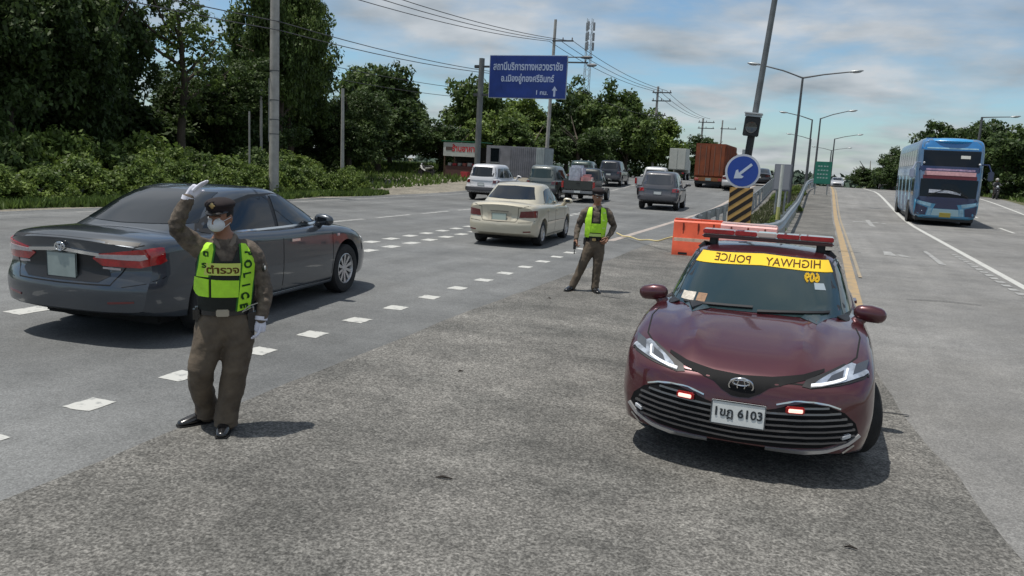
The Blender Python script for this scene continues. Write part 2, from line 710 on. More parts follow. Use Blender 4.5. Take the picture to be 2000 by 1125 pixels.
def car_lower(sp, name):
    L, hw = sp['L'], sp['hw']
    S = [p[0] for p in sp['prof']]
    cols = [[p[i] for p in sp['prof']] for i in range(1, 5)]
    zc = sp.get('zc', 0.5)
    fz, rz_ = sp['fz'], sp['rz']
    sub = 3

    def corr(x, z, tbl, setb, pw):
        return -setb * (abs(x) / hw) ** pw + crom([q[0] for q in tbl], [q[1] for q in tbl], z)

    def half(s):
        w, zb, zs, zt = [crom(S, c, s) for c in cols]
        w *= hw
        zm = zb + (zs - zb) * sp.get('mid', 0.5)
        c = [(0, zb), (0.55 * w, zb), (0.90 * w, zb + .005), (0.955 * w, zb + .05), (0.985 * w, zb + .16), (w, zm),
             (0.992 * w, zs - .16), (0.985 * w, zs - .075), (0.955 * w, zs - .025), (0.88 * w, zs + (zt - zs) * .15),
             (0.62 * w, zs + (zt - zs) * .62), (0.32 * w, zs + (zt - zs) * .9), (0, zt)]
        out = []
        for i in range(len(c) - 1):
            p0 = Vector(c[i - 1]) if i else Vector((-c[1][0], c[1][1]))
            p1, p2 = Vector(c[i]), Vector(c[i + 1])
            p3 = Vector(c[i + 2]) if i + 2 < len(c) else Vector((-c[-2][0], c[-2][1]))
            for j in range(sub):
                t = j / sub
                t2, t3 = t * t, t * t * t
                q = 0.5 * ((2 * p1) + (p2 - p0) * t + (2 * p0 - 5 * p1 + 4 * p2 - p3) * t2 + (3 * p1 - p0 - 3 * p2 + p3) * t3)
                out.append((max(0, q.x), q.y))
        out[0] = (0, c[0][1])
        out.append((0, c[-1][1]))
        return out
    NS = sp.get('ns', 44)
    rings = []

    def full(h):
        return h + [(-x, z) for x, z in h[-2:0:-1]]
    svals = [0.5 - 0.5 * math.cos(PI * (i / NS)) * (1) for i in range(NS + 1)]
    svals = [0.45 * v + 0.55 * i / NS for i, v in enumerate(svals)]
    for s in svals:
        h = full(half(s))
        gf = max(0, (s - .72) / .28) ** 2
        gr = max(0, (.28 - s) / .28) ** 2
        rings.append([(x, -L / 2 + L * s + gf * corr(x, z, fz, *sp['fc']) - gr * corr(x, z, rz_, *sp['rc']), z) for x, z in h])
    n = len(rings[0])
    h0, h1 = full(half(0)), full(half(1))
    ks = (.93, .82, .66, .48, .30, .14)

    def caps(h, sg, tbl, c):
        out = []
        for k in ks:
            rg = []
            for x, z in h:
                xx, zz = x * k, zc + (z - zc) * k
                rg.append((xx, sg * (L / 2 + corr(xx, zz, tbl, *c)), zz))
            out.append(rg)
        return out
    rear = caps(h0, -1, rz_, sp['rc'])[::-1]
    front = caps(h1, 1, fz, sp['fc'])
    allr = rear + rings + front
    vs = [p for rg in allr for p in rg]
    fs = []
    for i in range(len(allr) - 1):
        for k in range(n):
            a, b = i * n + k, i * n + (k + 1) % n
            fs.append((a, a + n, b + n, b))
    a = len(vs)
    vs.append((0, -(L / 2 + corr(0, zc, rz_, *sp['rc'])), zc))
    vs.append((0, (L / 2 + corr(0, zc, fz, *sp['fc'])), zc))
    for k in range(n):
        fs.append((a, k, (k + 1) % n))
        q = (len(allr) - 1) * n
        fs.append((a + 1, q + (k + 1) % n, q + k))
    if sp.get('deform'):
        vs = [sp['deform'](*p) for p in vs]
    me = bpy.data.meshes.new(name)
    me.from_pydata(vs, [], fs)
    me.update()
    bm = bmesh.new()
    bm.from_mesh(me)
    bmesh.ops.recalc_face_normals(bm, faces=bm.faces)
    bm.to_mesh(me)
    bm.free()
    # wheel arches
    me.materials.append(M_BLACK)
    me.materials.append(M_WELL)
    o = bpy.data.objects.new('tmp', me)
    COL.objects.link(o)
    cuts = []
    for wy in sp['wheels']:
        for sx in (-1, 1):
            mb = MB()
            mb.cur = 1
            T = Matrix.Translation((sx * (hw - .13 + .0), wy, sp['wr'] + .02)) @ Matrix.Rotation(R(90), 4, 'Y')
            mb.lathe([(sp['wr'] + sp.get('gap', .055), -.20), (sp['wr'] + sp.get('gap', .055), .30)] if sx > 0 else
                     [(sp['wr'] + sp.get('gap', .055), -.30), (sp['wr'] + sp.get('gap', .055), .20)], 36, T)
            c = mb.build('cutter', [M_BLACK, M_WELL])
            m = o.modifiers.new('b', 'BOOLEAN')
            m.object = c
            m.operation = 'DIFFERENCE'
            m.solver = 'EXACT'
            cuts.append(c)
    res = solid_eval(o, name)
    bpy.data.objects.remove(o)
    for c in cuts:
        bpy.data.objects.remove(c)
    return res


def car_cabin(sp):
    lv = sp['cabin']
    n = 72
    pw = sp.get('cabin_pow', 4.2)
    dense = []
    for k in range(1441):
        t_ = 2 * PI * k / 1440
        dense.append((math.copysign(abs(math.cos(t_)) ** (2 / pw), math.cos(t_)) * .75, math.copysign(abs(math.sin(t_)) ** (2 / pw), math.sin(t_)) * 1.35))
    acc = [0]
    for k in range(1440):
        acc.append(acc[-1] + math.dist(dense[k], dense[k + 1]))
    outl = []
    k = 0
    for j in range(n):
        tg = acc[-1] * j / n
        while acc[k + 1] < tg:
            k += 1
        u_ = (tg - acc[k]) / (acc[k + 1] - acc[k] + 1e-12)
        outl.append(((dense[k][0] + (dense[k + 1][0] - dense[k][0]) * u_) / .75, (dense[k][1] + (dense[k + 1][1] - dense[k][1]) * u_) / 1.35))
    zs = [l[0] for l in lv]
    hs = []
    for i in range(len(lv) - 1):
        for j in range(3):
            hs.append(lv[i][0] + (lv[i + 1][0] - lv[i][0]) * j / 3)
    hs.append(lv[-1][0])
    vs, fs, rings = [], [], []
    for z in hs:
        yF, yR, w = [crom(zs, [l[i] for l in lv], z) for i in (1, 2, 3)]
        rings.append((z, yF, yR, w))
    zt, yF, yR, w = rings[-1]
    cz = sp['roof_top']
    for k in (.9, .75, .55, .33, .12):
        ym = (yF + yR) / 2 + sp.get('roof_shift', 0) * (1 - k)
        rings.append((zt + (cz - zt) * (1 - k * k), ym + (yF - yR) / 2 * k, ym - (yF - yR) / 2 * k, w * k))
    for z, yF, yR, w in rings:
        for k in range(n):
            c, s_ = outl[k]
            x = w * c
            y = (yF + yR) / 2 + (yF - yR) / 2 * s_
            # side glass narrows to the ends, windscreen bows forward
            t = (y - (yF + yR) / 2) / ((yF - yR) / 2 + 1e-6)
            x *= 1 - sp.get('taper', .10) * max(0, abs(t) - .2) ** 1.5
            y += (.10 * (1 - (x / (w + 1e-6)) ** 2) if s_ > 0 else -.05 * (1 - (x / (w + 1e-6)) ** 2)) * abs(s_) * sp.get('bow', 1) - (.06 * sp.get('bow', 1) if s_ > 0 else -.03 * sp.get('bow', 1))
            vs.append((x, y, z))
    m = len(rings)
    for i in range(m - 1):
        for k in range(n):
            a, b = i * n + k, i * n + (k + 1) % n
            fs.append((a, b, b + n, a + n))
    fs.append(tuple((m - 1) * n + k for k in range(n)))
    fs.append(tuple(range(n))[::-1])
    return vs, fs


def wheel_at(root, x, y, r, wid, side, steer=0.0, spokes=10, rim_m=None, name='wheel'):
    """side +1: outer face towards +x"""
    mb = MB()
    w = wid / 2
    mb.lathe([(r * .60, -w), (r * .80, -w - .004), (r * .95, -w * .92), (r * .995, -w * .72), (r, -w * .3), (r, w * .3), (r * .995, w * .72), (r * .95, w * .92), (r * .80, w + .004),
              (r * .66, w * .96), (r * .62, w * .80), (r * .60, w * .3), (r * .60, -w * .4)], 36, close=True)
    t = mb.build(name, M_TYRE, root, 40)
    t.location = (x, y, r)
    t.rotation_euler = Euler((0, R(90) * side, 0)).to_matrix().to_euler() if not steer else (Matrix.Rotation(steer, 3, 'Z') @ Matrix.Rotation(R(90) * side, 3, 'Y')).to_euler()
    rm = MB()
    ri = r * .63
    rm.lathe([(ri, w * .90), (ri * .95, w * .93), (ri * .90, w * .80), (ri * .88, w * .2), (ri * .88, -w * .6), (ri * .98, -w * .7), (ri * 1.0, w * .5)], 36, close=True)
    rm.lathe([(.001, w * .74), (ri * .20, w * .74), (ri * .24, w * .60), (ri * .24, w * .3), (.001, w * .3)], 16)
    for k in range(spokes):
        a = 2 * PI * k / spokes
        T = Matrix.Rotation(a, 4, 'Z')
        ww = ri * (.075 if spokes > 7 else .13)
        vs = [(ri * .18, -ww, w * .70), (ri * .18, ww, w * .70), (ri * .92, ww * 1.5, w * .84), (ri * .92, -ww * 1.5, w * .84),
              (ri * .18, -ww, w * .5), (ri * .18, ww, w * .5), (ri * .92, ww * 1.5, w * .64), (ri * .92, -ww * 1.5, w * .64)]
        rm.add([Vector(v) for v in vs], [(0, 3, 2, 1), (4, 5, 6, 7), (0, 1, 5, 4), (1, 2, 6, 5), (2, 3, 7, 6), (3, 0, 4, 7)], T)
    rm.build('rim', rim_m or M_RIM, t, 40)
    bd = MB()
    bd.lathe([(.001, w * .28), (ri * .87, w * .28), (ri * .87, w * .1), (.001, w * .1)], 24)
    bd.build('brake_disc', M_WELL, t, 40)
    return t


def car_mirror(root, x, y, z, side, m, sc=1.0):
    mb = MB()
    T = Matrix.Translation((x + side * .10, y, z + .03)) @ Matrix.Rotation(R(6) * side, 4, 'Y') @ Matrix.Scale(sc, 4)
    k = MB()
    k.tube([(-.075, .01, 0), (0, .012, .002), (.075, .01, 0)], [(.066, .056), (.073, .062), (.064, .054)], 18, rnd=True, ref=Vector((0, 0, 1)))
    mb.add([Vector(v) for v in k.v], k.f, T)
    mb.tube([(x - side * .10, y + .05, z - .13), (x - side * .02, y + .03, z - .07), (x + side * .05, y, z)], [(.06, .035), (.05, .032), (.05, .035)], 10)
    o = mb.build('mirror', m, root, 50)
    g = MB()
    g.box((0, -.048, 0), (.12, .012, .07), T)
    g.build('mirror_glass', M_GLASS, o, 50)
    return o


def mirror_poly(p):
    return [(-a, b) for a, b in p][::-1]


def make_car(name, label, cat, sp, paint, loc, rz, group=None, scale=1.0):
    root = thing(name, label, cat, loc, rz, group, scale)
    low = car_lower(sp, 'body')
    cv, cf = car_cabin(sp)
    bm = bmesh.new()
    bm.from_mesh(low)
    k = len(bm.verts)
    for v in cv:
        bm.verts.new(v)
    bm.verts.ensure_lookup_table()
    for f in cf:
        bm.faces.new([bm.verts[k + i] for i in f])
    bmesh.ops.triangulate(bm, faces=bm.faces[:])
    me = bpy.data.meshes.new('body')
    bm.to_mesh(me)
    bvh = BVHTree.FromBMesh(bm)
    bm.free()
    body = link('body', me, [paint, M_WELL], root, sp.get('crease', 32))
    root['_'] = 0
    del root['_']
    far = sp.get('far', False)
    glass = sp.get('glass', M_GLASS)
    # glazing
    rs = .11 if far else .06
    patch(bvh, sp['ws'], 'y', 1, glass, 'windshield', root, .005, .012, rs)
    patch(bvh, sp['rw'], 'y', -1, glass, 'rear_window', root, .005, .012, rs)
    for sx in (-1, 1):
        if sp.get('dlo'):
            patch(bvh, sp['dlo'], 'x', sx, M_BLACK, 'window_trim', root, .003, .012, rs)
        for w in sp['sw']:
            patch(bvh, w, 'x', sx, glass, 'side_window', root, .008, .012, rs)
        if not far:
            for s_ in sp.get('seams', []):
                patch(bvh, stroke(s_, .010), 'x', sx, M_SEAM, 'door_seam', root, .0015, .006, .09)
            for hy, hz in sp.get('handles', []):
                patch(bvh, [(hy - .09, hz - .014), (hy + .09, hz - .016), (hy + .09, hz + .012), (hy - .09, hz + .016)], 'x', sx, sp.get('handle_m', paint), 'door_handle', root, .03, .035, .05)
        if sp.get('belt'):
            patch(bvh, stroke(sp['belt'], .022), 'x', sx, M_CHROME, 'belt_trim', root, .010, .012, .12)
        if sp.get('mir'):
            car_mirror(root, sx * sp['mir'][0], sp['mir'][1], sp['mir'][2], sx, sp.get('mir_m', paint))
        for wy in sp['wheels']:
            st = sp.get('steer', 0) if wy > 0 else 0
            wheel_at(root, sx * (sp['hw'] - .13), wy, sp['wr'], .22, sx, st, sp.get('spokes', 10), sp.get('rim_m'))
    for (nm, m, poly, off, th, mirr, axis, sg) in sp.get('trim', []):
        res = .09 if far else .045
        sn = .34 if axis == 'y' else None
        patch(bvh, poly, axis, sg, m, nm, root, off, th, res, span=sn)
        if mirr:
            if axis in 'yz':
                patch(bvh, mirror_poly(poly), axis, sg, m, nm, root, off, th, res, span=sn)
            else:
                patch(bvh, poly, axis, -sg, m, nm, root, off, th, res)
    if sp.get('under', True):
        mb = MB()
        mb.bevbox((0, 0, sp['prof'][2][2] - .02), (sp['hw'] * 1.5, sp['L'] * .8, .1), .02)
        mb.build('underbody', M_WELL, root)
    return root, bvh, body


# ---- shared sedan shape; L 4.85, nose at +y
def sedan_spec(**kw):
    sp = dict(
        L=4.85, hw=0.915, wr=0.33, wheels=(1.43, -1.38), zc=0.52, mid=.48,
        prof=[(0, .90, .33, .91, .985), (.03, .955, .27, .965, 1.045), (.10, .985, .22, .985, 1.055), (.25, .998, .19, .985, 1.055), (.5, 1, .18, .95, 1.02), (.66, 1, .18, .94, 1.0),
              (.75, .997, .185, .92, .975), (.85, .982, .19, .87, .915), (.93, .955, .20, .80, .845), (.975, .90, .215, .72, .775), (1, .82, .24, .65, .70)],
        fz=[(.18, -.10), (.26, -.02), (.45, 0), (.6, -.03), (.72, -.10), (.85, -.22)], fc=(.36, 3.0),
        rz=[(.25, -.09), (.33, -.02), (.52, 0), (.62, -.03), (.70, -.07), (.92, -.05), (1.05, -.02)], rc=(.26, 3.2),
        cabin=[(.90, 1.36, -1.98, .835), (1.00, 1.20, -1.80, .81), (1.12, .95, -1.52, .765), (1.25, .66, -1.24, .71), (1.35, .42, -.98, .66), (1.405, .24, -.78, .605), (1.43, .05, -.58, .53)],
        roof_top=1.465, roof_shift=0.0, cabin_pow=4.6,
        ws=[(-.66, 1.005), (.66, 1.005), (.60, 1.20), (.525, 1.375), (0, 1.392), (-.525, 1.375), (-.60, 1.20)],
        rw=[(-.61, 1.095), (-.50, 1.30), (-.45, 1.365), (0, 1.378), (.45, 1.365), (.50, 1.30), (.61, 1.095), (0, 1.085)],
        dlo=[(1.02, .965), (.95, 1.03), (.30, 1.335), (.05, 1.37), (-.45, 1.365), (-.85, 1.29), (-1.35, 1.10), (-1.42, 1.03), (-1.30, .995)],
        sw=[[(.86, 1.00), (.80, 1.045), (.24, 1.315), (-.0, 1.34), (-.06, 1.34), (-.10, .99)],
            [(-.17, .99), (-.14, 1.34), (-.42, 1.335), (-.80, 1.26), (-.92, 1.20), (-.96, 1.005)],
            [(-1.01, 1.01), (-.97, 1.18), (-1.28, 1.075), (-1.33, 1.04), (-1.27, 1.015)]],
        seams=[[(1.02, .25), (1.04, .60), (1.02, .93)], [(-.14, .26), (-.13, .60), (-.12, .95)], [(-1.22, 1.0), (-1.12, .82), (-.98, .62), (-1.02, .35)], [(1.02, .25), (-.95, .25)]],
        handles=[(.02, .84), (-.98, .86)],
        mir=(.82, .90, .99),
    )
    sp.update(kw)
    return sp


def plate(root, c, w, h, m, name='number_plate', rx=0.0, rz=0.0, text=None, size=.1, flip_y=False):
    """c: centre; faces -y by default (seen from behind), rz=pi to face +y"""
    mb = MB()
    T = Matrix.Translation(c) @ Matrix.Rotation(rz, 4, 'Z') @ Matrix.Rotation(rx, 4, 'X')
    mb.bevbox((0, 0, 0), (w, .012, h), .004, T)
    p = mb.build(name, m, root)
    fr = MB()
    for sx in (-1, 1):
        fr.box((sx * (w / 2 - .004), -.008, 0), (.006, .004, h), T)
        fr.box((0, -.008, sx * (h / 2 - .004)), (w - .02, .004, .006), T)
    fr.build('plate_rim', M_DARKTXT, p)
    if text:
        text_mesh(text, size, M_DARKTXT, 'plate_lettering', p, T @ Matrix.Translation((0, -.009, .004)) @ Matrix.Rotation(R(90), 4, 'X'), .001, bold=.002)
    return p


def car_materials():
    def paint(n, c, fl=.25, met=.35, rough=.32):
        return mat(n, c, rough, metal=met, coat=1.0, bump=0.0, var=.05, vscale=.8)
    return paint


paint = car_materials()


# ================= maroon police sedan (facing the camera)
def police_car():
    P = mat('maroon_paint', (0.070, 0.012, 0.017), .30, metal=.35, coat=1.0, var=.06, vscale=1.2)
    white = mat('led_white_strip', (0.85, 0.87, 0.9), .2, coat=1.0, emit=(1, 1, 1), emit_s=.25)
    grille = mat('grille_black', (0.006, 0.006, 0.007), .7, spec=.2)
    slat = mat('grille_slat_satin', (0.20, 0.20, 0.21), .28, metal=.8)
    lens = mat('headlight_lens', (0.42, 0.46, 0.52), .08, coat=1.0, metal=.5, var=.5, vscale=9)
    ldark = mat('headlight_dark', (0.05, 0.055, 0.065), .1, coat=1.0)
    head = [(.46, .705), (.56, .712), (.68, .735), (.80, .762), (.862, .79), (.882, .845), (.86, .858), (.80, .852), (.68, .818), (.57, .772), (.50, .735)]
    head_in = [(.555, .732), (.655, .752), (.665, .792), (.585, .762)]
    head_in2 = [(.725, .772), (.815, .795), (.835, .840), (.745, .820)]
    slit = [(0, .725), (.20, .735), (.40, .765), (.54, .80), (.54, .785), (.43, .738), (.30, .705), (.19, .672), (.13, .625), (.06, .590), (0, .585)]
    lower = [(0, .262), (.30, .268), (.56, .292), (.73, .345), (.795, .40), (.77, .47), (.69, .545), (.58, .588), (.44, .60), (.34, .575), (.24, .54), (.14, .515), (0, .510)]
    trim = [
        ('upper_grille', grille, slit, .004, .03, True, 'y', 1),
        ('lower_grille', grille, lower, .005, .03, True, 'y', 1),
        ('headlight_housing', M_BLACK, [(.40, .700), (.46, .692), (.66, .718), (.81, .748), (.872, .785), (.892, .85), (.862, .866), (.80, .862), (.67, .828), (.55, .782), (.42, .735)], .006, .03, True, 'y', 1),
        ('headlight', lens, head, .012, .03, True, 'y', 1),
        ('headlight_cell', ldark, head_in, .016, .01, True, 'y', 1),
        ('headlight_cell', ldark, head_in2, .016, .01, True, 'y', 1),
        ('daytime_light', white, stroke([(.455, .705), (.52, .712), (.60, .728), (.675, .748), (.69, .80)], .014), .020, .012, True, 'y', 1),
        ('grille_chrome', M_CHROME, stroke([(.245, .570), (.36, .606), (.48, .612), (.58, .598), (.66, .572)], .010), .012, .02, True, 'y', 1),
        ('bumper_lip', mat('lip_silver', (.62, .62, .63), .3, metal=.7), stroke([(.20, .246), (.42, .252), (.60, .275), (.73, .325), (.80, .385)], .024), .018, .03, True, 'y', 1),
        ('bumper_corner_vane', M_CHROME, stroke([(.70, .262), (.77, .315)], .014), .016, .03, True, 'y', 1),
        ('bumper_underside', grille, [(0, .19), (.5, .195), (.5, .215), (0, .235)], .004, .01, True, 'y', 1),
        ('hood_seam', M_SEAM, stroke([(0, 2.40), (.4, 2.34), (.62, 2.20), (.76, 1.9), (.80, 1.5), (.78, 1.25)], .012), .0015, .006, True, 'z', 1),
        ('fog_lamp', M_CLEAR, [(.68, .365), (.73, .38), (.73, .402), (.68, .388)], .03, .03, True, 'y', 1),
    ]
    # slats across the lower grille
    lp = lower + mirror_poly(lower)[1:-1]
    for i in range(7):
        z0 = .300 + i * .040
        xs = [x * .01 for x in range(-84, 85) if inpoly((x * .01, z0 + .055 * (abs(x * .01) / .8) ** 1.3), [(a, b) for a, b in lower] if x >= 0 else mirror_poly(lower))]
        if not xs:
            continue
        runs, cur = [], [xs[0]]
        for a in xs[1:]:
            if a - cur[-1] > .015:
                runs.append(cur)
                cur = []
            cur.append(a)
        runs.append(cur)
        for rn in runs:
            if len(rn) < 8:
                continue
            pts = [(a, z0 + .055 * (abs(a) / .8) ** 1.3) for a in rn[2:-1:5]]
            trim.append(('grille_slat', slat, stroke(pts, .013), .022, .03, False, 'y', 1))
    def hood(x, y, z):
        if y > .9 and z > .62:
            f = min(1, (y - .9) / .3) * min(1, max(0, (2.36 - y) / .35))
            a = abs(x)
            cr = .30 + .28 * (2.4 - y) / 1.5
            z += f * (.032 * math.exp(-((a - cr) / .055) ** 2) - .016 * math.exp(-((a - cr - .13) / .09) ** 2) - .006 * math.exp(-(a / .16) ** 2))
        return (x, y, z)
    sp = sedan_spec(
        deform=hood, L=4.88, hw=.92, trim=trim, glass=M_GLASS2, steer=R(24), spokes=10, mir_m=P, mir=(.81, .84, .99), ns=64, roof_top=1.455,
        prof=[(0, .86, .33, .86, .99), (.03, .93, .27, .92, 1.045), (.10, .975, .22, .95, 1.06), (.25, .995, .19, .955, 1.06), (.5, 1, .18, .93, 1.02), (.66, 1, .18, .955, 1.0),
              (.75, .998, .185, .95, .995), (.84, .992, .19, .915, .955), (.92, .988, .195, .86, .895), (.965, .978, .205, .81, .84), (.985, .955, .22, .755, .785), (1, .91, .25, .67, .70)],
        fz=[(.18, -.10), (.26, -.02), (.45, .0), (.6, -.02), (.70, -.06), (.78, -.13), (.9, -.24)], fc=(.34, 3.6),
        ws=[(-.72, .985), (0, .995), (.72, .985), (.655, 1.17), (.57, 1.365), (0, 1.388), (-.57, 1.365), (-.655, 1.17)],
        handles=[(.02, .84), (-.98, .86)], dlo=[(1.02, .965), (.95, 1.03), (.30, 1.335), (.05, 1.37), (-.45, 1.365), (-.85, 1.29), (-1.35, 1.10), (-1.42, 1.03), (-1.30, .995)])
    yaw = R(1.53)
    s = .935
    cx, y0 = -.358, 5.20
    c = Vector((cx, y0, 0)) + Matrix.Rotation(yaw, 3, 'Z') @ Vector((0, 2.44 * s, 0))
    root, bvh, body = make_car('police_car', 'dark maroon police sedan with a red roof light bar, facing the camera', 'police car', sp, P, c, yaw + PI, None, s)
    # black windscreen frame sits in the surround; banner, writing, stickers
    yel = mat('yellow_banner', (.78, .52, .02), .5)
    brown = mat('banner_print', (.16, .07, .015), .6)
    ban = [(-.585, 1.330), (0, 1.352), (.585, 1.330), (.553, 1.403), (0, 1.424), (-.553, 1.403)]
    ban = [(-.605, 1.285), (0, 1.312), (.605, 1.285), (.565, 1.372), (0, 1.395), (-.565, 1.372)]
    bn = patch(bvh, ban, 'y', 1, yel, 'windshield_banner', root, .010, .006, .04)
    # mirror-written for the driver ahead; seen from the front local +x is on the left
    for body_t, x0, size in (('HIGHWAY', -.265, .100), ('POLICE', .265, .100)):
        o = text_mesh(body_t, size, brown, 'banner_lettering', bn, Matrix.Translation((x0, 3, 1.338)) @ Matrix.Rotation(R(90), 4, 'X') @ Matrix.Diagonal((1, .8, 1, 1)), .0004, bold=.001)
        conform(o.data, bvh, 'y', 1, .0125)
    o = text_mesh('609', .085, yel, 'unit_number', root, Matrix.Translation((-.43, 3, 1.245)) @ Matrix.Rotation(R(90), 4, 'X'), .0006, bold=.004)
    conform(o.data, bvh, 'y', 1, .0125)
    stick = mat('paper_sticker', (.50, .46, .40), .7, var=.3, vscale=30)
    patch(bvh, [(.52, 1.015), (.64, 1.01), (.63, 1.065), (.51, 1.075)], 'y', 1, stick, 'windshield_paper', root, .008, .004, .04)
    patch(bvh, [(.42, 1.02), (.50, 1.02), (.49, 1.075), (.41, 1.078)], 'y', 1, mat('tan_paper', (.24, .14, .08), .7, var=.3, vscale=30), 'windshield_paper', root, .008, .004, .04)
    patch(bvh, [(-.55, 1.165), (-.46, 1.17), (-.45, 1.215), (-.53, 1.21)], 'y', 1, mat('pale_sticker', (.25, .30, .34), .6), 'windshield_sticker', root, .008, .004, .04)
    # dark surround and wipers
    for sx in (-1, 1):
        patch(bvh, stroke([(sx * .728, 1.0), (sx * .665, 1.17), (sx * .578, 1.365)], .022), 'y', 1, M_BLACK, 'windshield_seal', root, .007, .01, .05)
    patch(bvh, stroke([(-.57, 1.372), (0, 1.396), (.57, 1.372)], .018), 'y', 1, M_BLACK, 'windshield_seal', root, .007, .01, .05)
    for x0, x1 in ((.60, .02), (-.02, -.58)):
        patch(bvh, stroke([(x0, .998), ((x0 + x1) / 2, 1.012), (x1, 1.020)], .013), 'y', 1, M_BLACK, 'wiper', root, .022, .016, .06)
    # emblem: three ovals
    eb = MB()

    def oval(cx_, cz_, a, b, t):
        n = 28
        eb.tube([(cx_ + a * math.cos(2 * PI * k / n), 0, cz_ + b * math.sin(2 * PI * k / n)) for k in range(n + 1)], t, 6)
    oval(0, 0, .083, .057, .0085)
    oval(0, .004, .026, .050, .0065)
    oval(0, .023, .058, .022, .0065)
    e = eb.build('emblem', M_CHROME, root, 60)
    h = bvh.ray_cast(Vector((0, 6, .665)), Vector((0, -1, 0)))
    e.location = (0, h[0].y + .012, .665)
    e.rotation_euler = (R(-14), 0, 0)
    h = bvh.ray_cast(Vector((0, 6, .47)), Vector((0, -1, 0)))
    plate(root, (0, h[0].y + .035, .475), .37, .17, M_PLATEW, rz=PI, rx=R(-4), text='1ขฎ 6103', size=.086)
    # red strobe bars in the grille
    redb = mat('strobe_housing', (.35, .01, .01), .3, coat=1.0)
    rede = mat('strobe_lit', (1, .6, .5), .3, emit=(1.0, .50, .42), emit_s=1.3)
    for sx in (1, -1):
        hx = sx * .37
        h = bvh.ray_cast(Vector((hx, 6, .555)), Vector((0, -1, 0)))
        b = MB()
        b.bevbox((0, 0, 0), (.125, .03, .05), .008)
        q = b.build('strobe_light', redb, root)
        q.location = (hx, h[0].y + .04, .555)
        q.rotation_euler = (0, 0, -sx * R(13))
        b = MB()
        b.bevbox((0, .017, 0), (.095, .01, .026), .004)
        b.build('strobe_lamp', rede, q)
    # light bar
    lb = MB()
    lb.bevbox((0, 0, .0), (1.22, .22, .035), .012)
    bar = lb.build('light_bar', mat('bar_dark', (.05, .008, .012), .35, coat=.6), root)
    bar.location = (0, -.10, 1.505)
    rd = mat('light_bar_red', (.33, .010, .02), .15, coat=1.0, var=.3, vscale=10)
    cl = mat('light_bar_clear', (.55, .45, .42), .15, coat=1.0)
    for x0, x1, m in ((-.605, -.303, rd), (-.299, -.092, rd), (-.088, .088, cl), (.092, .299, rd), (.303, .605, rd)):
        q = MB()
        q.bevbox(((x0 + x1) / 2, 0, .045), (x1 - x0, .21, .045), .007)
        q.build('light_module', m, bar)
    for sx in (-1, 1):
        q = MB()
        q.bevbox((sx * .50, -.10, 1.455), (.08, .12, .09), .015)
        q.tube([(sx * .50, -.10, 1.44), (sx * .58, -.10, 1.42), (sx * .63, -.10, 1.37)], [(.03, .010)] * 3, 8)
        q.build('bar_foot', M_BLACK, root)
    return root


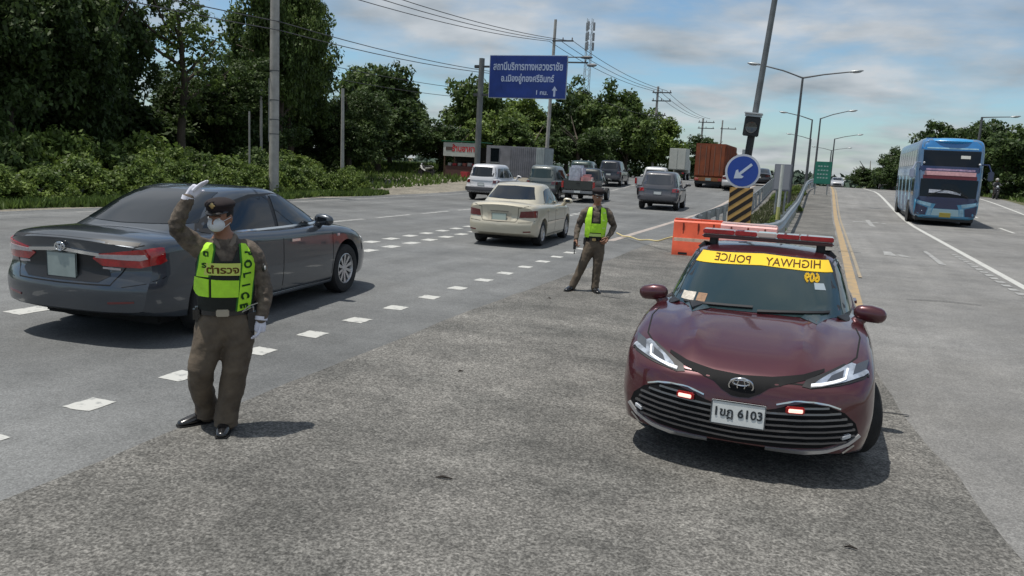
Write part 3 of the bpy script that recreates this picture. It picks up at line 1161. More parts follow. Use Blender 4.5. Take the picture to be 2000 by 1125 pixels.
# ================= dark grey sedan (seen from behind)
def dark_sedan():
    P = mat('charcoal_paint', (0.050, 0.060, 0.074), .30, metal=.45, coat=1.0, var=.05, vscale=1)
    white = mat('tail_clear', (.42, .38, .39), .15, coat=1.0, var=.2, vscale=20)
    lamp = [(.33, .815), (.38, .862), (.55, .885), (.75, .912), (.885, .935), (.90, .90), (.89, .83), (.85, .775), (.74, .742), (.42, .752)]
    trim = [
        ('plate_recess', M_BLACK, [(0, .595), (.40, .60), (.50, .66), (.46, .745), (.36, .80), (.36, .86), (0, .865)], .003, .02, True, 'y', -1),
        ('tail_light', M_RED, lamp, .012, .03, True, 'y', -1),
        ('tail_light_clear', white, [(.36, .826), (.74, .812), (.80, .83), (.78, .868), (.55, .862), (.38, .855)], .018, .012, True, 'y', -1),
        ('trunk_chrome', M_CHROME, [(0, .868), (.40, .838), (.40, .868), (0, .902)], .018, .02, True, 'y', -1),
        ('reverse_light', white, [(.42, .722), (.58, .715), (.58, .735), (.42, .742)], .008, .012, True, 'y', -1),
        ('trunk_seam', M_SEAM, stroke([(.80, .965), (.70, .93), (.62, .74), (.52, .58), (0, .572)], .012), .0015, .006, True, 'y', -1),
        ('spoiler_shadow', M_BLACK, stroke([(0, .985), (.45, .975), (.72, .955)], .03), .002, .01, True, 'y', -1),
        ('bumper_reflector', M_REDD, [(.50, .405), (.72, .42), (.72, .44), (.50, .425)], .006, .012, True, 'y', -1),
        ('bumper_underside', M_BLACK, [(0, .26), (.62, .27), (.58, .33), (0, .32)], .004, .01, True, 'y', -1),
        ('bumper_crease', M_SEAM, stroke([(.62, .565), (.80, .60), (.90, .66)], .006), .001, .004, True, 'y', -1),
        ('sill_trim', M_CHROME, stroke([(1.0, .235), (-.95, .225)], .018), .012, .014, True, 'x', 1),
        ('side_marker', M_CLEAR, [(1.14, .80), (1.20, .80), (1.20, .83), (1.14, .83)], .01, .01, True, 'x', 1),
        ('headlight', M_CLEAR, [(.50, .60), (.88, .68), (.88, .76), (.6, .70)], .01, .02, True, 'y', 1),
        ('lower_grille', M_BLACK, [(0, .25), (.6, .27), (.55, .42), (0, .42)], .004, .02, True, 'y', 1),
    ]
    sp = sedan_spec(trim=trim, ns=56, roof_top=1.44, handle_m=M_CHROME, mir_m=P, mir=(.82, .76, 1.0), belt=[(.95, .975), (.3, .983), (-.5, .985), (-1.3, .995)],
                    handles=[(.10, .83), (-.90, .85)],
                    rw=[(-.66, 1.095), (-.58, 1.24), (-.50, 1.385), (0, 1.40), (.50, 1.385), (.58, 1.24), (.66, 1.095), (0, 1.08)])
    yaw = R(5.0)
    s = 1.06
    c = Vector((-6.86, 5.52, 0)) + Matrix.Rotation(yaw, 3, 'Z') @ Vector((0, 2.425 * s, 0))
    root, bvh, body = make_car('sedan', 'dark grey sedan passing behind the officer with the raised arm', 'car', sp, P, c, yaw, None, s)
    h = bvh.ray_cast(Vector((0, -6, .74)), Vector((0, 1, 0)))
    plate(root, (0, h[0].y - .03, .735), .34, .235, M_PLATEG, rx=R(0))
    e = MB()
    n = 20
    e.tube([(.055 * math.cos(2 * PI * k / n), 0, .038 * math.sin(2 * PI * k / n)) for k in range(n + 1)], .008, 6)
    e.tube([(.018 * math.cos(2 * PI * k / n), 0, .034 * math.sin(2 * PI * k / n)) for k in range(n + 1)], .006, 6)
    e.tube([(.040 * math.cos(2 * PI * k / n), 0, .014 + .014 * math.sin(2 * PI * k / n)) for k in range(n + 1)], .006, 6)
    q = e.build('emblem', M_CHROME, root, 60)
    h = bvh.ray_cast(Vector((0, -6, .90)), Vector((0, 1, 0)))
    q.location = (0, h[0].y - .03, .905)
    return root


# ================= cream sedan
def cream_sedan():
    P = mat('cream_paint', (0.50, 0.46, 0.36), .38, metal=.15, coat=.8, var=.04, vscale=1)
    trim = [
        ('tail_light', M_REDD, [(.47, .70), (.50, .845), (.84, .875), (.89, .80), (.86, .715)], .012, .02, True, 'y', -1),
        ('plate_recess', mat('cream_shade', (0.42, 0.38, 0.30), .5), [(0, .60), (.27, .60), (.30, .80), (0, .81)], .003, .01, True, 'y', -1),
        ('trunk_seam', M_SEAM, stroke([(.70, .98), (.45, .92), (.44, .66), (.40, .60), (0, .59)], .012), .0015, .006, True, 'y', -1),
        ('trunk_grip', mat('cream_grip', (0.2, 0.18, 0.15), .5), stroke([(0, .835), (.22, .83)], .02), .01, .01, True, 'y', -1),
        ('bumper_seam', M_SEAM, stroke([(.46, .585), (.75, .60), (.88, .67)], .010), .0015, .006, True, 'y', -1),
        ('bumper_reflector', M_REDD, [(.58, .36), (.74, .37), (.74, .40), (.58, .39)], .006, .012, True, 'y', -1),
        ('headlight', M_CLEAR, [(.50, .60), (.88, .68), (.88, .76), (.6, .70)], .01, .02, True, 'y', 1),
    ]
    sp = sedan_spec(trim=trim, ns=48, L=4.45, hw=.86, wr=.30, gap=.05, wheels=(1.28, -1.24), crease=30, spokes=7,
                    handles=[(.02, .83), (-.85, .85)], mir=(.85, .80, 1.0), handle_m=P,
                    cabin=[(.90, 1.22, -1.78, .79), (1.00, 1.08, -1.62, .77), (1.12, .85, -1.38, .735), (1.25, .58, -1.17, .685), (1.36, .36, -1.00, .64), (1.43, .18, -.86, .59), (1.455, .02, -.66, .53)],
                    roof_top=1.49,
                    ws=[(-.62, 1.01), (.62, 1.01), (.50, 1.40), (-.50, 1.40)],
                    rw=[(-.60, 1.10), (-.52, 1.26), (-.47, 1.385), (0, 1.40), (.47, 1.385), (.52, 1.26), (.60, 1.10), (0, 1.085)],
                    dlo=None,
                    sw=[[(.80, 1.00), (.72, 1.045), (.28, 1.30), (.1, 1.345), (-.06, 1.36), (-.08, .995)],
                        [(-.17, .995), (-.15, 1.36), (-.52, 1.345), (-.72, 1.29), (-.86, 1.10), (-.86, 1.01)]],
                    seams=[[(.92, .25), (.94, .60), (.90, .95)], [(-.12, .26), (-.12, .60), (-.12, .97)], [(-.95, 1.02), (-.92, .82), (-.86, .62), (-.95, .40)], [(.92, .25), (-.82, .25)],
                           [(.9, .56), (-.9, .58)]])
    yaw = R(4.5)
    c = Vector((-6.94, 17.05, 0)) + Matrix.Rotation(yaw, 3, 'Z') @ Vector((0, 2.22, 0))
    root, bvh, body = make_car('sedan', 'cream sedan driving away, just left of the farther officer', 'car', sp, P, c, yaw, None, 1.0)
    h = bvh.ray_cast(Vector((0, -6, .70)), Vector((0, 1, 0)))
    plate(root, (0, h[0].y - .02, .70), .36, .17, mat('green_white_plate', (.45, .52, .46), .5))
    return root


def far_sedan(label, colr, x, y, rz, L=4.6, hw=.88, rearlamp=M_REDD, met=.4, name='sedan', taller=0.0, plate_m=None, face=-1):
    P = mat('paint_%02x%02x%02x' % tuple(int(255 * min(1, q)) for q in colr), colr, .35, metal=met, coat=.9)
    trim = [
        ('tail_light', rearlamp, [(.50, .74), (.52, .86), (.80, .92), (.90, .88), (.86, .76)], .012, .02, True, 'y', -1),
        ('plate_recess', M_BLACK, [(0, .60), (.32, .60), (.36, .80), (0, .81)], .003, .01, True, 'y', -1),
        ('bumper_trim', M_BLACK, [(0, .24), (.62, .26), (.66, .36), (0, .36)], .004, .01, True, 'y', -1),
        ('trunk_lip', M_SEAM, stroke([(0, .97), (.5, .96), (.78, .93)], .02), .003, .01, True, 'y', -1),
        ('headlight', M_CLEAR, [(.50, .60), (.88, .68), (.88, .76), (.6, .70)], .012, .02, True, 'y', 1),
        ('lower_grille', M_BLACK, [(0, .28), (.6, .30), (.5, .58), (0, .62)], .004, .02, True, 'y', 1),
    ]
    sp = sedan_spec(trim=trim, ns=30, far=True, L=L, hw=hw, wheels=(1.38 * L / 4.85, -1.36 * L / 4.85), mir=(.88, .85, 1.0), mir_m=P)
    if taller:
        sp['cabin'] = [(z if z < .95 else z + (z - .95) * taller, a, b - .1 * taller, w) for z, a, b, w in sp['cabin']]
        sp['roof_top'] += .5 * taller
    root, bvh, body = make_car(name, label, 'car', sp, P, (x, y, gz(y)), rz)
    h = bvh.ray_cast(Vector((0, -6, .70)), Vector((0, 1, 0)))
    plate(root, (0, h[0].y - .02, .70), .34, .15, plate_m or M_PLATEW)
    return root


# tall boxy cabin: van / utility / pickup
def boxy_spec(kind, **kw):
    if kind == 'wagon':
        d = dict(L=4.5, hw=.88, wr=.34, wheels=(1.35, -1.30), zc=.6, mid=.5, far=True, ns=30,
                 prof=[(0, .90, .42, 1.0, 1.06), (.03, .96, .36, 1.05, 1.10), (.12, .99, .33, 1.06, 1.12), (.5, 1, .32, 1.05, 1.1), (.68, 1, .32, 1.04, 1.08), (.8, .99, .33, .99, 1.06), (.93, .96, .34, .93, .99), (1, .84, .38, .80, .86)],
                 fz=[(.3, -.08), (.45, 0), (.7, -.02), (.95, -.10)], fc=(.26, 3), rz=[(.35, -.02), (.55, 0), (.8, -.07), (1.1, -.10)], rc=(.14, 4),
                 cabin=[(.98, 1.15, -2.17, .83), (1.1, 1.00, -2.14, .81), (1.3, .72, -2.05, .77), (1.5, .45, -1.96, .73), (1.66, .22, -1.88, .69), (1.74, .02, -1.75, .64), (1.77, -.1, -1.6, .56)], roof_top=1.80, cabin_pow=7, taper=.06, bow=.6,
                 ws=[(-.64, 1.14), (.64, 1.14), (.55, 1.62), (-.55, 1.62)],
                 rw=[(-.68, 1.18), (-.66, 1.35), (-.58, 1.62), (0, 1.64), (.58, 1.62), (.66, 1.35), (.68, 1.18), (0, 1.16)],
                 dlo=None,
                 sw=[[(.80, 1.13), (.38, 1.52), (.2, 1.6), (-.1, 1.6), (-.1, 1.13)], [(-.2, 1.13), (-.2, 1.6), (-.95, 1.6), (-1.0, 1.13)], [(-1.1, 1.13), (-1.06, 1.6), (-1.65, 1.58), (-1.85, 1.15)]],
                 mir=(.90, .80, 1.15), seams=[], handles=[])
    d.update(kw)
    return d


def make_wagon(label, colr, x, y, rz, group=None, taller=0.0, name='wagon', cat='car', lampm=M_REDD, glass=None):
    P = mat('paint_w_%02x%02x%02x' % tuple(int(255 * min(1, q)) for q in colr), colr, .4, metal=.1, coat=.8)
    trim = [('tail_light', lampm, [(.60, .85), (.60, 1.0), (.88, 1.02), (.90, .85)], .012, .02, True, 'y', -1),
            ('bumper', mat('bumper_w', tuple(c * .75 for c in colr), .5), [(0, .46), (.80, .47), (.84, .64), (0, .64)], .05, .07, True, 'y', -1),
            ('tailgate_seam', M_SEAM, stroke([(.74, 1.68), (.80, 1.3), (.78, .90), (.58, .84), (.58, .68), (0, .68)], .014), .002, .006, True, 'y', -1),
            ('underside', M_BLACK, [(0, .36), (.70, .37), (.72, .44), (0, .44)], .01, .02, True, 'y', -1),
            ('headlight', M_CLEAR, [(.50, .70), (.80, .72), (.82, .86), (.55, .84)], .012, .02, True, 'y', 1),
            ('lower_grille', M_BLACK, [(0, .5), (.45, .5), (.45, .8), (0, .8)], .004, .02, True, 'y', 1)]
    sp = boxy_spec('wagon', trim=trim)
    if glass:
        sp['glass'] = glass
    if taller:
        sp['cabin'] = [(z if z < 1.05 else z + taller * (z - 1.05) / .7, a, b, w) for z, a, b, w in sp['cabin']]
        sp['roof_top'] += taller
    root, bvh, body = make_car(name, label, cat, sp, P, (x, y, gz(y)), rz, group)
    h = bvh.ray_cast(Vector((0, -6, .78)), Vector((0, 1, 0)))
    plate(root, (0, h[0].y - .02, .79), .34, .15, M_PLATEW)
    return root


def make_pickup(label, colr, x, y, rz, load=None, two_door=False):
    P = mat('paint_p_%02x%02x%02x' % tuple(int(255 * min(1, q)) for q in colr), colr, .4, metal=.2, coat=.8)
    sp = boxy_spec('wagon')
    sp.update(L=5.2, wr=.36, wheels=(1.6, -1.55), far=True,
              prof=[(0, .96, .50, .62, .64), (.02, .985, .48, .62, .64), (.30, 1, .42, .66, .68), (.40, 1, .40, 1.04, 1.08), (.5, 1, .40, 1.06, 1.10), (.70, 1, .40, 1.04, 1.08), (.8, .99, .41, 1.0, 1.07), (.93, .96, .42, .95, 1.0), (1, .84, .46, .82, .88)],
              cabin=[(1.0, 1.25, -.62, .83), (1.15, 1.10, -.60, .81), (1.35, .82, -.56, .77), (1.55, .52, -.50, .72), (1.68, .30, -.44, .68), (1.74, .15, -.35, .62), (1.76, .05, -.25, .55)], roof_top=1.79, cabin_pow=7,
              ws=[(-.64, 1.16), (.64, 1.16), (.55, 1.62), (-.55, 1.62)], rw=[(-.62, 1.20), (-.56, 1.58), (.56, 1.58), (.62, 1.20)],
              sw=[[(.85, 1.16), (.45, 1.55), (.30, 1.6), (.1, 1.6), (.1, 1.16)], [(0, 1.16), (0, 1.6), (-.38, 1.58), (-.42, 1.18)]],
              trim=[('headlight', M_CLEAR, [(.50, .75), (.80, .77), (.82, .90), (.55, .88)], .012, .02, True, 'y', 1), ('front_grille', M_BLACK, [(0, .5), (.45, .5), (.45, .88), (0, .88)], .004, .02, True, 'y', 1)])
    root, bvh, body = make_car('pickup_truck', label, 'pickup truck', sp, P, (x, y, gz(y)), rz)
    # cargo bed
    b = MB()
    for sx in (-1, 1):
        b.bevbox((sx * .84, -1.68, .88), (.08, 1.78, .50), .02)
    b.bevbox((0, -.76, .88), (1.62, .06, .50), .02)
    b.build('cargo_bed', P, root)
    t = MB()
    t.bevbox((0, -2.585, .885), (1.50, .05, .46), .015)
    tg = t.build('tailgate', P, root)
    h = MB()
    h.box((0, -2.615, .98), (.2, .02, .06))
    h.build('handle', M_BLACK, tg)
    bm_ = MB()
    bm_.bevbox((0, -2.68, .54), (1.6, .12, .14), .03)
    bm_.build('rear_bumper', mat('bumper_steel', (.25, .25, .26), .4, metal=.6), root)
    for sx in (-1, 1):
        l_ = MB()
        l_.bevbox((sx * .83, -2.595, .90), (.12, .05, .34), .01)
        l_.build('tail_light', M_RED, root)
    plate(root, (0, -2.75, .56), .34, .13, M_PLATEW)
    return root
# ------------------------------------------------------------------ ground, roads, markings
def ystations(y0, y1):
    ys = [y0]
    y = y0
    while y < y1:
        y += 0.5 if y < 30 else (1.0 if y < 95 else (6 if y < 400 else 200))
        ys.append(min(y, y1))
    return ys


def edge(tbl, y):
    if isinstance(tbl, (int, float)):
        return tbl
    return float(np.interp(y, [p[0] for p in tbl], [p[1] for p in tbl]))


def sheet(name, xa, xb, y0, y1, dz, m, nx=1, kind='structure', parent=None, wob=0.0, seed=0):
    rg = random.Random(seed)
    vs, fs = [], []
    ys = ystations(y0, y1)
    for y in ys:
        a, b = edge(xa, y), edge(xb, y)
        if wob:
            a += rg.uniform(-wob, wob)
            b += rg.uniform(-wob, wob)
        for i in range(nx + 1):
            vs.append((a + (b - a) * i / nx, y, gz(y) + dz))
    w = nx + 1
    for j in range(len(ys) - 1):
        for i in range(nx):
            k = j * w + i
            fs.append((k, k + 1, k + 1 + w, k + w))
    me = bpy.data.meshes.new(name)
    me.from_pydata(vs, [], fs)
    me.update()
    o = link(name, me, m, parent)
    if kind:
        o['kind'] = kind
    return o


M_GRND = mat('roadside_earth', (0.075, 0.085, 0.032), .95, col2=(0.10, 0.082, 0.055), vscale=.35, bump=.6, bscale=6)
A_MAIN = asphalt('smooth_asphalt', (.120, .124, .125), (.148, .151, .150), 85, .22, contrast=.20, streak=.12, bump=.15)
A_APRON = asphalt('coarse_asphalt', (.096, .094, .087), (.158, .152, .140), 60, .40, contrast=.43, bump=.4, cross=.12)
A_RIGHT = asphalt('pale_asphalt', (.165, .163, .158), (.200, .196, .187), 80, .25, contrast=.22, streak=.10, bump=.2)
A_GRAV = asphalt('side_gravel', (.17, .155, .125), (.24, .22, .18), 12, .5, contrast=.25, bump=.5)
M_WHITE = mat('road_paint', (.47, .47, .445), .85, col2=(.25, .255, .25), vscale=11, vdetail=10, r0=.34, r1=.46)
M_WORN = mat('worn_road_paint', (.40, .40, .385), .8, col2=(.16, .16, .16), vscale=5, vdetail=8)
M_YELL = mat('yellow_road_paint', (.42, .28, .13), .8, col2=(.24, .20, .14), vscale=4, vdetail=8)

sheet('ground', -900, 900, -40, 3200, -.03, M_GRND, 6)
sheet('left_carriageway', -20.2, -4.0, -12, 300, -.004, A_MAIN, 2)
RB = [(-12, 4.6), (0, 2.1), (4.75, 1.22), (6.24, 1.05), (7.2, .84), (9, .74), (13.3, .62), (400, .62)]
sheet('right_carriageway', 0.5, 12.6, -12, 300, -.008, A_RIGHT, 2)
sheet('apron', [(-12, -4.0), (2.8, -4.06), (9.5, -4.22), (14, -4.12), (60, -4.1)], RB, -12, 300, .004, A_APRON, 2, wob=.025)
sheet('roadside_track', [(30, -22), (33, -30), (60, -32), (80, -34)], [(30, -20.3), (80, -20.1)], 34, 80, -.016, A_GRAV, 2, wob=.3)
sheet('shoulder', -21.0, -20.0, -12, 34, -.012, A_GRAV, 1, wob=.15)
M_DIRT = mat('median_earth', (.085, .085, .05), .95, col2=(.13, .12, .095), vscale=1.5, bump=.6, bscale=9)
sheet('median_soil', -3.1, -1.1, 20.6, 77, .012, M_DIRT, 1, wob=.1)


def mark_quads(name, quads, m, dz=.000, ragged=True):
    vs, fs = [], []
    rg = random.Random(len(quads))
    for q in quads:
        if ragged:
            k = len(vs)
            n_ = 0
            for i in range(4):
                a, b_ = q[i], q[(i + 1) % 4]
                m_ = max(3, min(12, int(math.dist(a, b_) / .05)))
                for j in range(m_):
                    t = j / m_
                    x = a[0] + (b_[0] - a[0]) * t + rg.uniform(-.007, .007)
                    y = a[1] + (b_[1] - a[1]) * t + rg.uniform(-.009, .009)
                    vs.append((x, y, gz(y) + dz))
                    n_ += 1
            fs.append(tuple(range(k, k + n_)))
            continue
        k = len(vs)
        for x, y in q:
            vs.append((x, y, gz(y) + dz))
        fs.append((k, k + 1, k + 2, k + 3))
    me = bpy.data.meshes.new(name)
    me.from_pydata(vs, [], fs)
    me.update()
    o = link(name, me, m)
    o['kind'] = 'structure'
    return o


def dash(x, y, w=.25, h=.27):
    j = lambda: random.uniform(-.012, .012)
    return [(x - w / 2 + j(), y - h / 2 + j()), (x + w / 2 + j(), y - h / 2 + j()), (x + w / 2 + j(), y + h / 2 + j()), (x - w / 2 + j(), y + h / 2 + j())]


q1 = []
y = 1.6
k = 0
for i, yy in enumerate([1.6, 2.5, 3.41, 4.28, 5.22, 6.27, 7.18, 8.10, 9.06, 10.05, 11.05, 12.08, 13.1, 14.15, 15.2, 16.2, 17.2, 18.2, 19.2, 20.2]):
    q1.append(dash(-4.99 - .012 * yy, yy))
mark_quads('lane_dashes', q1, M_WHITE)
q2 = [dash(-8.45 - .03 * (yy - 6), yy, .28, .45) for yy in np.arange(1.5, 32, .98)]
q2 += [dash(-9.25 - .03 * (yy - 6), yy + .3, .28, .42) for yy in np.arange(10.5, 32, .98)]
mark_quads('lane_dashes', q2, M_WHITE)
mark_quads('lane_dashes', [dash(-13.1, yy, .22, 2.2) for yy in np.arange(2, 100, 3.0)], M_WORN)
sheet('edge_line', -5.28, -5.08, 20.8, 110, .000, mat('pinkish_road_paint', (.44, .38, .34), .8, col2=(.26, .23, .21), vscale=4, vdetail=8), 1)
sheet('edge_line', -19.2, -19.05, 16, 110, .000, M_WORN, 1)
sheet('edge_line', 3.92, 4.09, 8, 110, -.004, M_WHITE, 1)
mark_quads('lane_dashes', [dash(3.70, yy, .16, .34) for yy in np.arange(16.6, 25.5, .62)], M_WORN)
sheet('median_line', [(13, .63), (22, .66), (60, .72), (110, .80)], [(13, .80), (22, .84), (60, .90), (110, .98)], 13.4, 110, .008, M_YELL, 1)
sheet('median_line', [(13, .87), (22, .90), (60, .96), (110, 1.04)], [(13, .93), (22, .97), (60, 1.04), (110, 1.12)], 17.5, 110, .008, mat('pale_orange_paint', (.34, .27, .18), .85, col2=(.22, .20, .16), vscale=4, vdetail=8), 1)
mark_quads('lane_dashes', [dash(7.9, yy, .14, 3.0) for yy in np.arange(14, 100, 9.0)], M_WHITE)
sheet('edge_line', [(20, 10.9), (110, 10.9)], [(20, 11.05), (110, 11.05)], 10, 110, -.004, M_WHITE, 1)
mark_quads('worn_arrow', [[(1.75, 23.4), (2.05, 23.3), (2.0, 24.6), (1.8, 24.7)], [(2.15, 23.3), (2.4, 23.25), (2.25, 23.9), (2.1, 23.9)], [(2.9, 21.9), (3.05, 21.9), (3.05, 25.8), (2.93, 25.8)],
                          [(1.5, 40), (2.9, 40), (2.9, 40.5), (1.5, 40.5)], [(2.1, 37), (2.3, 37), (2.3, 42), (2.1, 42)]], M_WORN)
# dark cracks and bits on the tarmac
M_TAR = mat('tar', (.022, .022, .022), .7)
q = [stroke([(2.0, 14.2), (2.35, 14.45), (2.8, 14.4)], .05)]
for c in ([(.52, 7.35), (.9, 7.38)], [(1.55, 14.9), (2.2, 15.1), (2.7, 15.05)], [(-3.0, 11.75), (-2.7, 11.7)]):
    s_ = stroke(c, .03)
    n2 = len(c)
    qs = [[s_[i], s_[i + 1], s_[2 * n2 - 2 - i], s_[2 * n2 - 1 - i]] for i in range(n2 - 1)]
    mark_quads('tarmac_crack', qs, M_TAR, .007, False)

# ------------------------------------------------------------------ street furniture
M_CONC = mat('pole_concrete', (.34, .33, .31), .85, var=.18, vscale=2.5, bump=.2, bscale=20)
M_GALV = mat('galvanised_steel', (.36, .38, .39), .45, metal=.7, var=.12, vscale=6)
M_DPOLE = mat('grey_pole_paint', (.10, .105, .11), .55, metal=.3)
M_INS = mat('insulator_brown', (.10, .05, .03), .3)


def base(x, y):
    return (x, y, gz(y))


# guard rail round the nose of the median
def rail():
    root = thing('guard_rail', 'galvanised W-beam guard rail curving round the nose of the median', 'guard rail', base(-2, 20))
    path = [(-3.7, 76), (-3.55, 60), (-3.42, 45), (-3.3, 31), (-3.2, 24), (-3.1, 21.6), (-2.95, 20.6), (-2.5, 19.95), (-2.0, 19.75), (-1.5, 19.9), (-1.12, 20.6), (-.95, 22.6), (-.97, 28), (-1.0, 34), (-1.05, 48), (-1.05, 62), (-.8, 70), (-.55, 77)]
    pts = []
    for i in range(len(path) - 1):
        p0, p1, p2, p3 = [Vector(path[max(0, min(len(path) - 1, i + k))]) for k in (-1, 0, 1, 2)]
        n = max(2, int((p2 - p1).length / 1.0))
        for j in range(n):
            t = j / n
            pts.append(.5 * ((2 * p1) + (p2 - p0) * t + (2 * p0 - 5 * p1 + 4 * p2 - p3) * t * t + (3 * p1 - p0 - 3 * p2 + p3) * t ** 3))
    pts.append(Vector(path[-1]))
    prof = [(0, .50), (.05, .53), (.06, .57), (.0, .63), (0, .66), (.06, .72), (.05, .76), (0, .79), (-.012, .79), (-.012, .50)]
    vs, fs = [], []
    n = len(prof)
    off = Vector(root.location)
    for i, p in enumerate(pts):
        d = (pts[min(i + 1, len(pts) - 1)] - pts[max(i - 1, 0)]).normalized()
        nr = Vector((-d.y, d.x)) * -1
        # outward = away from the median centre line
        c = Vector((-2.1, max(p.y, 21.0)))
        if (p - c).dot(nr) < 0:
            nr = -nr
        for a, h in prof:
            vs.append((p.x + nr.x * a - off.x, p.y + nr.y * a - off.y, gz(p.y) + h - off.z))
    for i in range(len(pts) - 1):
        for k in range(n):
            a, b = i * n + k, i * n + (k + 1) % n
            fs.append((a, b, b + n, a + n))
    me = bpy.data.meshes.new('rail_beam')
    me.from_pydata(vs, [], fs)
    me.update()
    link('rail_beam', me, M_GALV, root, 30)
    mb = MB()
    mb.bevbox((0, 0, .38), (.11, .11, .80), .01)
    pm = mb.mesh('post')
    cap = MB()
    cap.bevbox((0, 0, .62), (.15, .09, .16), .01)
    cm = cap.mesh('spacer')
    acc = 0
    last = pts[0]
    for p in pts:
        acc += (p - last).length
        last = p
        if acc > 2.0:
            acc = 0
            c = Vector((-2.1, max(p.y, 21.0)))
            inn = (c - p).normalized() * .09
            o = link('post', pm, None, root)
            if not pm.materials:
                pm.materials.append(M_GALV)
            o.location = (p.x + inn.x - off.x, p.y + inn.y - off.y, gz(p.y) - off.z)


rail()


def dome_arm(mb, p0, side, length, rise):
    mb.tube([p0, (p0[0] + side * length * .45, p0[1], p0[2] + rise * .55), (p0[0] + side * length, p0[1], p0[2] + rise)], [.05, .04, .035], 8)


def street_lamp(label, x, y, h, arms, lean=0.0, r=.085, group=None, m=None, arm_m=None, headm=None):
    m = m or M_DPOLE
    root = thing('street_lamp', label, 'street lamp', base(x, y), 0, group)
    root.rotation_euler = (0, lean, 0)
    b = MB()
    b.tube([(0, 0, -.05), (0, 0, h * .5), (0, 0, h)], [r * 1.25, r, r * .7], 12)
    b.build('pole', m, root)
    f = MB()
    f.box((0, 0, .02), (.4, .4, .05))
    for sx in (-1, 1):
        for sy in (-1, 1):
            f.tube([(sx * .14, sy * .14, .04), (sx * .14, sy * .14, .12)], .02, 6)
    f.build('base_plate', M_GALV, root)
    for side, ln, rise in arms:
        a = MB()
        dome_arm(a, (0, 0, h - .04), side, ln, rise)
        ao = a.build('arm', m, root)
        hd = MB()
        T = Matrix.Translation((side * (ln + .30), 0, h - .04 + rise + .02)) @ Matrix.Rotation(-side * R(6), 4, 'Y')
        hd.ell((0, 0, .02), (.42, .15, .075), 16, 8, T)
        hd.box((0, 0, -.02), (.6, .22, .03), T)
        ho = hd.build('lamp_head', headm or M_GALV, ao, 50)
        gl = MB()
        gl.ell((side * .06, 0, -.04), (.24, .11, .05), 12, 6, T)
        gl.build('lamp_glass', mat('lamp_glass', (.35, .36, .36), .2, coat=.5), ho, 50)
    return root


street_lamp('grey double-armed street lamp in the median beyond the arrow sign', -1.78, 50, 7.35, [(-1, 2.5, .72), (1, 2.5, .38)], R(.6), .085)
street_lamp('street lamp with a single arm to the right, second behind the double-armed lamp', -.75, 75, 6.0, [(1, 2.2, .7)], 0, .085)
street_lamp('street lamp with a single arm to the left, just behind the double-armed lamp', -1.5, 80, 6.2, [(-1, 2.3, .6)], 0, .09)
street_lamp('far street lamp with its arm to the right, right of the green sign', .85, 110, 6.1, [(1, 2.6, .6)], 0, .10)
street_lamp('faint far street lamp with its arm to the left, left of the green sign', -2.1, 118, 6.4, [(-1, 2.6, .6)], 0, .10)
street_lamp('farthest street lamp of the median row, short right arm', .85, 150, 6.4, [(1, 2.6, .5), (-1, 2.6, .5)], 0, .12)
street_lamp('grey roadside street lamp behind the blue bus with its arm to the right', 12.3, 80, 6.8, [(1, 2.2, .1)], 0, .13)


def big_pole():
    root = thing('lamp_post', 'tall leaning grey post with a black flasher box above the arrow sign', 'post', base(-2.12, 22.3))
    root.rotation_euler = (0, R(4.2), 0)
    b = MB()
    b.tube([(0, 0, -.05), (0, 0, 4), (0, 0, 10.0)], [.088, .080, .062], 14)
    b.build('pole', mat('weathered_post', (.14, .15, .155), .5, metal=.4, var=.2, vscale=4), root)
    s = MB()
    s.tube([(0, 0, 1.9), (0, 0, 2.98)], [.098, .098], 14)
    s.build('black_sleeve', M_BLACK, root)
    bx = MB()
    bx.bevbox((-.02, -.12, 3.22), (.40, .20, .50), .02)
    bo = bx.build('flasher_box', M_BLACK, root)
    ln = MB()
    ln.lathe([(.001, .0), (.12, .0), (.15, .02), (.15, -.02), (.001, -.02)], 20, Matrix.Translation((-.02, -.225, 3.20)) @ Matrix.Rotation(R(90), 4, 'X'))
    ln.build('flasher_lens', mat('dark_lens', (.05, .05, .045), .2, coat=1.0), bo)
    sp = MB()
    sp.bevbox((-.02, -.14, 3.56), (.46, .34, .04), .01, Matrix.Translation((0, 0, 0)))
    spo = sp.build('solar_panel', mat('solar_panel', (.42, .44, .46), .3), root)
    spo.rotation_euler = (0, 0, 0)
    vs = MB()
    vs.box((-.02, -.13, 3.505), (.42, .26, .06))
    vs.build('panel_frame', M_GALV, spo)
    return root


big_pole()


def arrow_sign():
    root = thing('arrow_sign', 'round blue keep-left sign with a white arrow above the striped board', 'traffic sign', base(-2.02, 21.85))
    T = Matrix.Translation((.03, -.06, 2.03)) @ Matrix.Rotation(R(10), 4, 'Z') @ Matrix.Rotation(R(90), 4, 'X')
    p = MB()
    p.tube([(0, 0, -.05), (0, 0, 2.6)], .035, 10)
    p.build('pole', M_GALV, root)
    d = MB()
    d.lathe([(.001, 0), (.45, 0), (.45, .02), (.001, .02)], 40, T)
    do = d.build('sign_rim', mat('sign_white', (.55, .58, .64), .5), root)
    d = MB()
    d.lathe([(.001, 0), (.395, 0), (.395, .004), (.001, .004)], 40, T @ Matrix.Translation((0, 0, .0205)))
    d.build('sign_face', mat('sign_blue', (.015, .060, .33), .4), do)
    a = MB()
    A = T @ Matrix.Translation((0, 0, .026)) @ Matrix.Rotation(R(222), 4, 'Z')
    a.prism([(-.29, -.035), (.10, -.035), (.06, -.12), (.12, -.13), (.29, 0), (.12, .13), (.06, .12), (.10, .035), (-.29, .035)], .003, A)
    a.build('arrow', mat('sign_arrow', (.55, .62, .72), .5), do)
    # a few bolts
    return root


arrow_sign()


